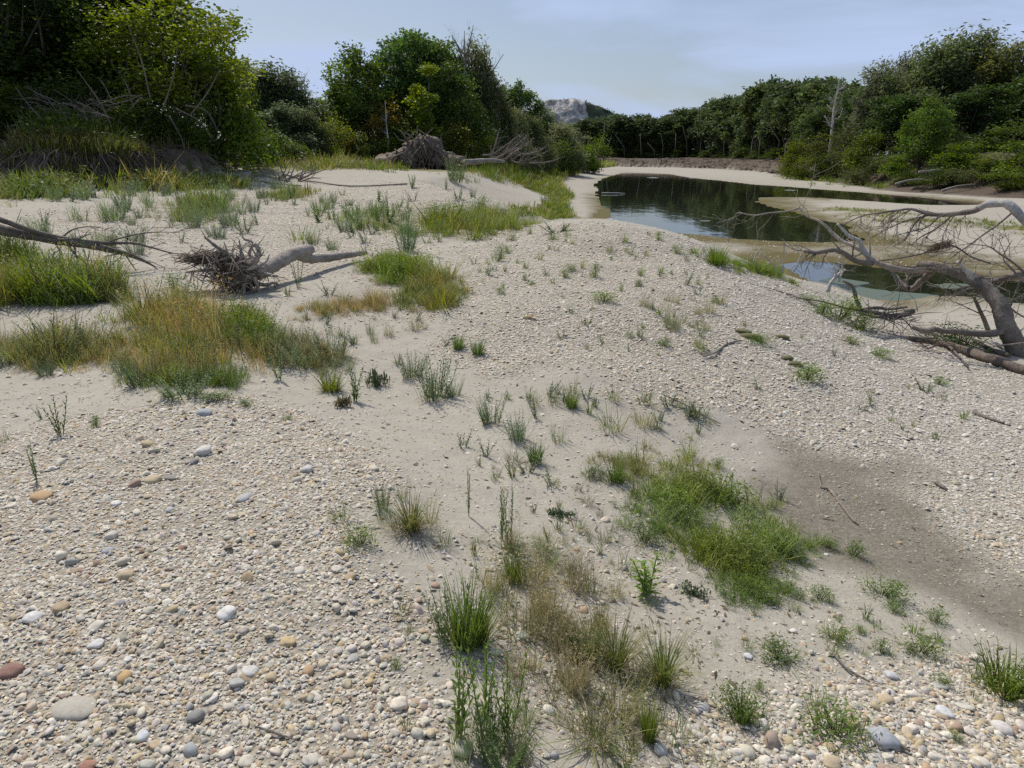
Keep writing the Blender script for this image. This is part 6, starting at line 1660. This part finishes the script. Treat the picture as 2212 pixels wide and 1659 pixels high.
bank_grass("bank_top_growth", "dark green herbs growing under the trees on the left bank", 420, 1.0, 8.0, (2.4, 6.0), (.4, 1.2), ["f_leafy", "f_lush", "f_feather"], (.75, .85, .5), 63)
scatter(34, [(1030,1000),(1300,960),(1420,1080),(1350,1230),(1150,1180)], ["sparse_grass", "grey_weed", "grass_sprout"], (14, 44), "small thin tuft on the bare central sand", "thin tufts on the central sand", (.95, .95, .85), 12)
scatter(24, [(1050,1240),(1250,1250),(1420,1400),(1300,1500),(1100,1450)], ["dry_grass", "sparse_grass"], (40, 95), "straw coloured seed stalks on the foreground strip", "straw stalks on the foreground strip", (.92, .84, .66), 13)
scatter(34, [(1000,620),(1040,520),(1200,495),(1420,510),(1560,570),(1500,640),(1250,620),(1100,640)], ["leafy_weed", "grass_sprout", "grass_sprout", "sparse_grass"], (12, 26), "small green tuft near the top of the gravel ridge", "green tufts near the ridge top", (1.05, 1.2, .75), 14)
# ------------------------------------------------------------------ pebbles
PAL = np.array([(.69,.645,.555),(.64,.59,.50),(.58,.525,.435),(.73,.695,.62),(.48,.465,.435),(.38,.38,.38),(.54,.51,.45),(.52,.42,.27),(.47,.35,.20),(.42,.32,.21),(.33,.25,.18),(.23,.215,.20),(.36,.22,.16),(.57,.48,.34),(.43,.41,.34)])
PW = np.array([15,15,13,7,7,4,8,9,5,5,3,2,1.5,9,6.]); PW /= PW.sum()
def stone_shape(V, rng, flat):
    k = rng.normal(size=(4, 3)); ph = rng.uniform(0, 6.28, 4)
    r = 1 + .11 * sum(np.sin(V @ k[q] * 1.6 + ph[q]) for q in range(4))
    S = np.sign(V) * np.abs(V) ** .88
    S = S / np.maximum(np.linalg.norm(S, axis=1, keepdims=True), 1e-9) * (.5 + .5 * np.linalg.norm(S, axis=1, keepdims=True))
    S = S * r[:, None]
    return S * [1, 1, flat]
def dome(sub, cut):
    V, Fc = ico(sub)
    keep = (V[Fc].mean(1)[:, 2] > cut)
    Fc = Fc[keep]; u, inv = np.unique(Fc, return_inverse=True)
    return V[u], inv.reshape(-1, 3)
rngs = np.random.default_rng(404)
D_hi, F_hi = dome(1, -.25)
D_lo, F_lo = dome(0, -.3)
SH_hi = [stone_shape(D_hi, rngs, 1) for _ in range(14)]
SH_lo = [stone_shape(D_lo, rngs, 1) for _ in range(10)]

# where they lie
rr_, aa_ = [], []
edges = [.35, 1, 2, 3, 4, 5, 6.5, 8, 10, 12.5, 15, 18, 22, 27, 33]
def dens(r): return 10000 * min(1, (2.6 / r)) ** 1.45 * (1 if r < 8 else .68)
for r0, r1 in zip(edges[:-1], edges[1:]):
    half = 44 if r0 > 2 else 62
    n = int(dens((r0 + r1) / 2) * math.radians(2 * half) * (r1 * r1 - r0 * r0) / 2)
    rr_.append(np.sqrt(rngs.uniform(r0 * r0, r1 * r1, n))); aa_.append(rngs.uniform(-R(half), R(half), n))
rr_, aa_ = np.concatenate(rr_), np.concatenate(aa_)
x, y = rr_ * np.sin(aa_), rr_ * np.cos(aa_)
g, dmp = masks(x, y)
cl = np.clip(1.1 + .5 * fbm(x, y, 1.3, 3, 91), .55, 1)
u = rngs.random(len(x))
ok = u < np.clip(g * cl, 0.0, 1) ** 1.1
ok &= np.minimum(sdf(x, y, MAIN_POOL), sdf(x, y, NEAR_POND)) > .3
x, y, rr_, g, dmp = x[ok], y[ok], rr_[ok], g[ok], dmp[ok]
n = len(x)
z = mesh_z(x, y)
size = .0060 * np.exp(rngs.normal(size=n) * .43) * np.maximum(1, (rr_ / 3.6)) ** .56          # half length
big = rngs.random(n) < .006
size = np.where(big, size * rngs.uniform(1.4, 2.1, n), size)
# the slope at the lower right carries coarser cobbles, the damp sand finer grit
cob = soft(x, y, G2, .4)
size = size * (1 + .45 * cob * (rngs.random(n) < .28)) * (1 - .12 * cob) * (1 - .4 * dmp)
size = np.clip(size, .003, .030)
a_ = size; b_ = size * rngs.uniform(.62, .95, n); c_ = size * rngs.uniform(.34, .72, n)
col = PAL[rngs.choice(len(PAL), n, p=PW)] * rngs.uniform(.86, 1.12, (n, 1)) + rngs.normal(size=(n, 3)) * .012
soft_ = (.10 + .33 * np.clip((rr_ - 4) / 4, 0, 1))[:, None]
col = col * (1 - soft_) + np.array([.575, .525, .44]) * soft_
slope = np.clip((x - 1.5) / 2, 0, 1)[:, None] * np.clip((y - 3) / 2, 0, 1)[:, None]
col = col * (1 - .45 * slope) + (col.mean(1, keepdims=True) * [.98, .98, .95]) * .45 * slope          # the far right slope is greyer
col = np.clip(col * [.97, .95, .92] * (1 - .3 * dmp[:, None]), .03, .75)
pix = 2 * size / np.hypot(rr_, 1.6) * F_PX * .5
yaw = rngs.uniform(0, 6.28, n); tx, ty = rngs.normal(size=n) * .22, rngs.normal(size=n) * .22
# stones that stand out by size become objects of their own
inview = (np.abs(x / np.maximum(y + .5, .1)) < .74) & (y > 1.25)
order = np.argsort(-np.where(inview, pix, 0))
NBIG = 262
single = np.zeros(n, bool); single[order[:NBIG]] = True

def place(SH, D, Fc, ids):
    m = len(D); nf = len(Fc)
    V = np.empty((len(ids), m, 3)); which = rngs.integers(len(SH), size=len(ids))
    for k in range(len(SH)):
        V[which == k] = SH[k][None]
    V = V * np.stack([a_[ids], b_[ids], c_[ids]], -1)[:, None]
    V[..., 2] += V[..., 0] * tx[ids, None] + V[..., 1] * ty[ids, None]
    ca, sa = np.cos(yaw[ids])[:, None], np.sin(yaw[ids])[:, None]
    X = V[..., 0] * ca - V[..., 1] * sa + x[ids, None]; Y = V[..., 0] * sa + V[..., 1] * ca + y[ids, None]
    Z = V[..., 2] + (z[ids] + c_[ids] * rngs.uniform(.1, .75, len(ids)) + .0012)[:, None]
    P = np.stack([X, Y, Z], -1).reshape(-1, 3)
    return P, (np.arange(len(ids))[:, None, None] * m + Fc[None]).reshape(-1, 3), np.repeat(col[ids], m, 0)
hi = np.where(~single & (pix > 9.5) & (rr_ < 7))[0]; rest = ~single & ~((pix > 9.5) & (rr_ < 7))
lo = np.where(rest & (pix > 5))[0]; sm_ = np.where(rest & (pix <= 5))[0]
t5, t3 = np.linspace(0, 2 * np.pi, 7)[:-1], np.linspace(.3, 2 * np.pi + .3, 4)[:-1]
D_mid = np.concatenate([np.stack([np.cos(t5), np.sin(t5), np.full(6, -.15)], 1), np.stack([.55 * np.cos(t3), .55 * np.sin(t3), np.full(3, .8)], 1)])
F_mid = np.array([(0,1,6),(1,7,6),(1,2,7),(2,3,7),(3,8,7),(3,4,8),(4,5,8),(5,6,8),(5,0,6),(6,7,8)])
D_far = np.concatenate([np.stack([np.cos(t5[:5] * 1.2), np.sin(t5[:5] * 1.2), np.full(5, -.15)], 1), [[.1, 0, .85]]])
F_far = np.array([(k, (k + 1) % 5, 5) for k in range(5)])
SH_mid = [D_mid * (1 + .16 * rngs.normal(size=(9, 1))) for _ in range(10)]
SH_far = [D_far * (1 + .18 * rngs.normal(size=(6, 1))) for _ in range(8)]
Gp = Geo(); Gp.add(*place(SH_hi, D_hi, F_hi, hi)); Gp.add(*place(SH_mid, D_mid, F_mid, lo)); Gp.add(*place(SH_far, D_far, F_far, sm_))
tag(Gp.build("gravel", M_pebble), "rounded river pebbles covering the gravel bars", None, None, "stuff")
print("pebbles", n, "fine", len(hi), "coarse", len(lo), len(sm_))

STONE = []
Vs, Fs = ico(2)
for k in range(10):
    o = mk("pebble", stone_shape(Vs, rngs, 1), Fs, M_stone); COL.objects.unlink(o); STONE.append(o.data); bpy.data.objects.remove(o)
def stone(p, abc, yw, colr, label, group=None, name="pebble", mat=None, tilt=(0, 0), sink=.25, shape=None):
    me = STONE[rngs.integers(10) if shape is None else shape]
    if mat is not None:
        me = me.copy(); me.materials.clear(); me.materials.append(mat)
    o = bpy.data.objects.new(name, me); COL.objects.link(o)
    o.location = (p[0], p[1], p[2] + abc[2] * (1 - 2 * sink)); o.scale = abc; o.rotation_euler = (tilt[0], tilt[1], yw)
    o.color = tuple(float(v) for v in colr) + (1,)
    tag(o, label, "pebble" if name == "pebble" else "stone", group)
    return o
for i_ in np.where(single)[0]:
    lm = colr = col[i_]
    L_ = colr.mean(); warm = colr[0] - colr[2]
    word = "cream white" if L_ > .5 else ("brown" if warm > .13 and L_ < .32 else ("tan" if warm > .1 else ("dark grey" if L_ < .27 else "pale grey")))
    where = "on the lower right cobble slope" if cob[i_] > .4 else ("in the near gravel bar" if rr_[i_] < 4.6 and x[i_] < .3 else "on the sand and stones beyond the near gravel")
    stone((x[i_], y[i_], z[i_]), (a_[i_], b_[i_], c_[i_]), yaw[i_], colr, word + " rounded pebble lying " + where, "larger " + word + " pebbles " + where, tilt=(ty[i_], -tx[i_]), sink=.3)

WH, CR, GY, BG, TN, OR, BR, DK, RD = (.66,.64,.60), (.60,.55,.46), (.42,.42,.41), (.34,.36,.39), (.46,.37,.24), (.50,.33,.14), (.32,.23,.15), (.13,.12,.11), (.30,.13,.09)
for (px, py), (w_, h_), colr, fl, lab in [
    (Z6(960,1012), (78, 46), WH, .55, "bright white oval stone, largest white one on the near gravel"),
    (Z6(320,1410), (165, 85), (.40,.37,.31), .22, "large flat greyish stone half sunk at the lower left"),
    (Z6(55,1255), (78, 46), (.22,.11,.085), .5, "dark red angular stone at the left frame edge"),
    (Z6(535,850), (62, 52), TN, .6, "rounded tan stone left of the bright white oval"),
    (Z6(528,1283), (66, 50), OR, .6, "orange stone in the lower left gravel"),
    (Z6(860,330), (84, 42), (.58,.56,.52), .5, "pale elongated stone near the far part of the near gravel"),
    (Z6(865,165), (70, 36), BG, .5, "grey banded stone near the crest of the near gravel"),
    (Z6(885,117), (36, 16), DK, .6, "small black stone on the crest of the near gravel"),
    (Z6(178,518), (84, 38), (.45,.29,.14), .4, "rust orange flat stone towards the left edge"),
    (Z6(650,448), (60, 34), (.50,.40,.25), .6, "tan stone leaning on a dark grey slab"),
    (Z6(722,437), (84, 24), (.22,.20,.18), .3, "dark grey thin slab beside the tan stone"),
    (Z6(475,685), (56, 44), (.57,.53,.46), .6, "cream blocky stone in the left part of the gravel"),
    (Z6(410,1065), (58, 66), CR, .5, "cream upright stone in the lower left gravel"),
    (Z6(258,990), (58, 44), (.38,.29,.18), .6, "brown rounded stone left of the cream upright one"),
    (Z6(137,1032), (68, 44), WH, .45, "white flat stone near the left edge"),
    (Z6(1030,528), (74, 36), GY, .5, "grey flat stone right of the centre of the near gravel"),
    (Z6(718,575), (44, 32), GY, .6, "round grey stone in the upper near gravel"),
    (Z6(490,548), (38, 30), WH, .6, "small round white stone in the upper left gravel"),
    (Z6(1265,832), (66, 38), CR, .45, "cream flat stone towards the right gravel edge"),
    (Z6(1298,405), (66, 36), (.50,.49,.47), .5, "pale grey angular stone near the right crest"),
    (Z6(1145,1282), (50, 50), TN, .6, "round tan stone in the lower middle gravel"),
    (Z6(1298,1253), (54, 40), (.42,.28,.15), .55, "orange brown stone right of the round tan one"),
    (Z6(1055,1262), (70, 42), (.55,.54,.50), .55, "pale striped oval stone left of the round tan one"),
    (Z6(1480,860), (50, 44), (.44,.33,.19), .65, "tan brown ball shaped stone at the gravel edge"),
    (Z6(1420,825), (44, 56), CR, .55, "cream upright oval stone beside the tan brown ball"),
    (Z6(1560,1070), (30, 40), (.15,.16,.16), .5, "dark slate stone at the right gravel edge"),
    (Z6(1213,1400), (50, 52), (.44,.44,.39), .5, "grey green round stone at the bottom middle"),
    (Z6(1495,1525), (82, 34), (.25,.21,.18), .45, "long dark brown grey stone near the bottom edge"),
    (Z6(1475,1612), (64, 44), (.40,.33,.24), .55, "tan stone at the bottom frame edge"),
    (Z6(375,1650), (74, 28), (.32,.15,.10), .5, "reddish stone cut by the bottom frame edge"),
    (Z6(460,745), (40, 26), BG, .55, "blue grey stone near the orange flat one"),
    (Z6(770,735), (34, 20), (.26,.15,.10), .6, "small dark rust stone in the middle of the near gravel"),
    (Z6(820,370), (40, 30), (.22,.22,.21), .6, "dark grey round stone below the pale elongated one"),
    (Z6(1190,960), (60, 26), (.36,.31,.25), .4, "long brownish flat stone at the right of the gravel"),
    (Z6(597,1530), (54, 42), (.55,.57,.58), .5, "pale blue white flat stone near the bottom"),
    (Z6(540,1205), (30, 24), WH, .6, "small white stone above the orange one"),
    (Z6(1220,1135), (64, 40), (.52,.38,.2), .5, "golden oval stone right of the bright white oval"),
    (Z6(410,1140), (70, 40), (.57,.56,.54), .35, "pale angular stone in the lower left gravel"),
    (Z7(685,1590), (92, 70), (.56,.50,.40), .6, "big cream boulder under the bottom green weeds"),
    (Z7(1168,740), (28, 22), (.42,.27,.16), .7, "small terracotta stone on the central sand"),
    (Z7(215,858), (52, 46), (.45,.35,.21), .65, "round ochre stone by the gravel edge"),
    (Z8(1085,1552), (112, 78), BG, .55, "big blue grey cobble at the lower right"),
    (Z8(1100,1378), (58, 46), TN, .6, "tan cobble above the big blue grey one"),
    (Z8(1350,1435), (62, 50), (.58,.58,.57), .6, "white cobble on the lower right slope"),
    (Z8(1385,1488), (60, 40), (.40,.28,.19), .55, "brown cobble just under the white one"),
    (Z8(870,1642), (82, 44), (.46,.37,.24), .55, "tan cobble cut by the bottom edge at the right"),
    (Z8(710,1085), (32, 38), WH, .6, "white upright stone on the lower right sand"),
    (Z8(1120,1275), (56, 32), (.52,.52,.52), .5, "pale grey cobble on the right slope"),
    (Z8(1580,1500), (70, 44), (.58,.54,.50), .55, "cream cobble near the right edge"),
    (Z8(150,1590), (70, 50), (.52,.50,.46), .55, "pale cobble among the withered grass at the bottom"),
    (Z8(1060,1630), (60, 44), (.50,.47,.40), .6, "cream grey cobble by the bottom edge"),
    (Z8(520,1192), (40, 24), (.55,.56,.57), .5, "small bluish white stone beside the low dark weed"),
    (Z8(375,440), (26, 14), WH, .6, "small white stone at the edge of the bright patch"),
    (Z8(850,760), (18, 12), WH, .6, "tiny white stone by the damp sand"),
    (Z8(1160,710), (18, 14), (.48,.36,.2), .6, "tiny ochre stone on the damp sand")]:
    p = ground(px, py); dist = float(np.linalg.norm(p - EYE)); s = .5 * .5117 * .80 * dist / F_PX
    A = w_ * s; view = abs(p[2] - 1.6) / dist
    Bv = max(h_ * s / max(.35, view), A * .45); Bv = min(Bv, A * 1.15); Cv = min(A, Bv) * fl
    stone(p, (A, Bv, Cv), rngs.uniform(-.25, .25), colr, lab, name="river_stone", sink=.22)
# mossy hummocks on the right slope
for (px, py), (w_, h_), lab in [(Z4(432,1000), (34, 14), "long moss covered hummock on the stone slope"), (Z4(480,1030), (44, 16), "moss hummock running into a green weed"), (Z4(678,1032), (28, 12), "small round moss covered stone on the stone slope"),
                                (Z4(700,1168), (26, 12), "brown moss hummock, upper one by the green weed"), (Z4(762,1205), (34, 13), "flat brown moss hummock beside the green weed")]:
    p = ground(px, py); dist = float(np.linalg.norm(p - EYE)); s = .5 * dist / F_PX
    stone(p, (w_ * s, w_ * s * .7, h_ * s * .8), rngs.uniform(-.3, .3), (1, 1, 1), lab, name="mossy_stone", mat=M_moss, sink=.3)
# bits of dry leaf, bark and dirt lying about on the sand
rngd = np.random.default_rng(900); G = Geo()
for (x0, y0, x1, y1, nn_) in [(560, 700, 1500, 1100, 900), (900, 1000, 1700, 1500, 600), (0, 800, 330, 960, 220), (1000, 1250, 1500, 1650, 500), (1500, 950, 2212, 1400, 420), (550, 580, 1000, 720, 260)]:
    for _ in range(nn_):
        d_ = ray(rngd.uniform(x0, x1), rngd.uniform(y0, y1)); t_ = (-.2 - 1.6) / d_[2]; px_, py_ = d_[0] * t_, d_[1] * t_
        G.v.append(np.array([[px_, py_, 0.0]])); G.n += 1
pp = np.concatenate(G.v); pp[:, 2] = mesh_z(pp[:, 0], pp[:, 1]) + .004
G = Geo(); dist_ = np.linalg.norm(pp, axis=1)
for tone_, sel in (((.16, .12, .08), slice(0, None, 3)), ((.10, .085, .06), slice(1, None, 3)), ((.33, .26, .16), slice(2, None, 3))):
    q = pp[sel]; n_ = len(q); az_ = rngd.uniform(0, 6.28, n_); L_ = (.009 * rngd.lognormal(0, .5, n_) * np.maximum(1, dist_[sel] / 4))[:, None]
    dv = np.stack([np.cos(az_), np.sin(az_), rngd.uniform(0, .35, n_)], -1) * L_; sv = np.stack([-np.sin(az_), np.cos(az_), rngd.normal(size=n_) * .3], -1) * L_ * rngd.uniform(.12, .4, (n_, 1))
    V = np.stack([q - dv, q + sv, q + dv, q - sv], 1).reshape(-1, 3); k_ = np.arange(n_)[:, None] * 4
    G.add(V, np.concatenate([k_ + [[0, 1, 2]], k_ + [[0, 2, 3]]]), np.array(tone_))
tag(G.build("plant_litter", M_grass, smooth=False), "dry leaf bits and twig crumbs strewn over the sand", None, None, "stuff")
print("triangles", TRIS[0])
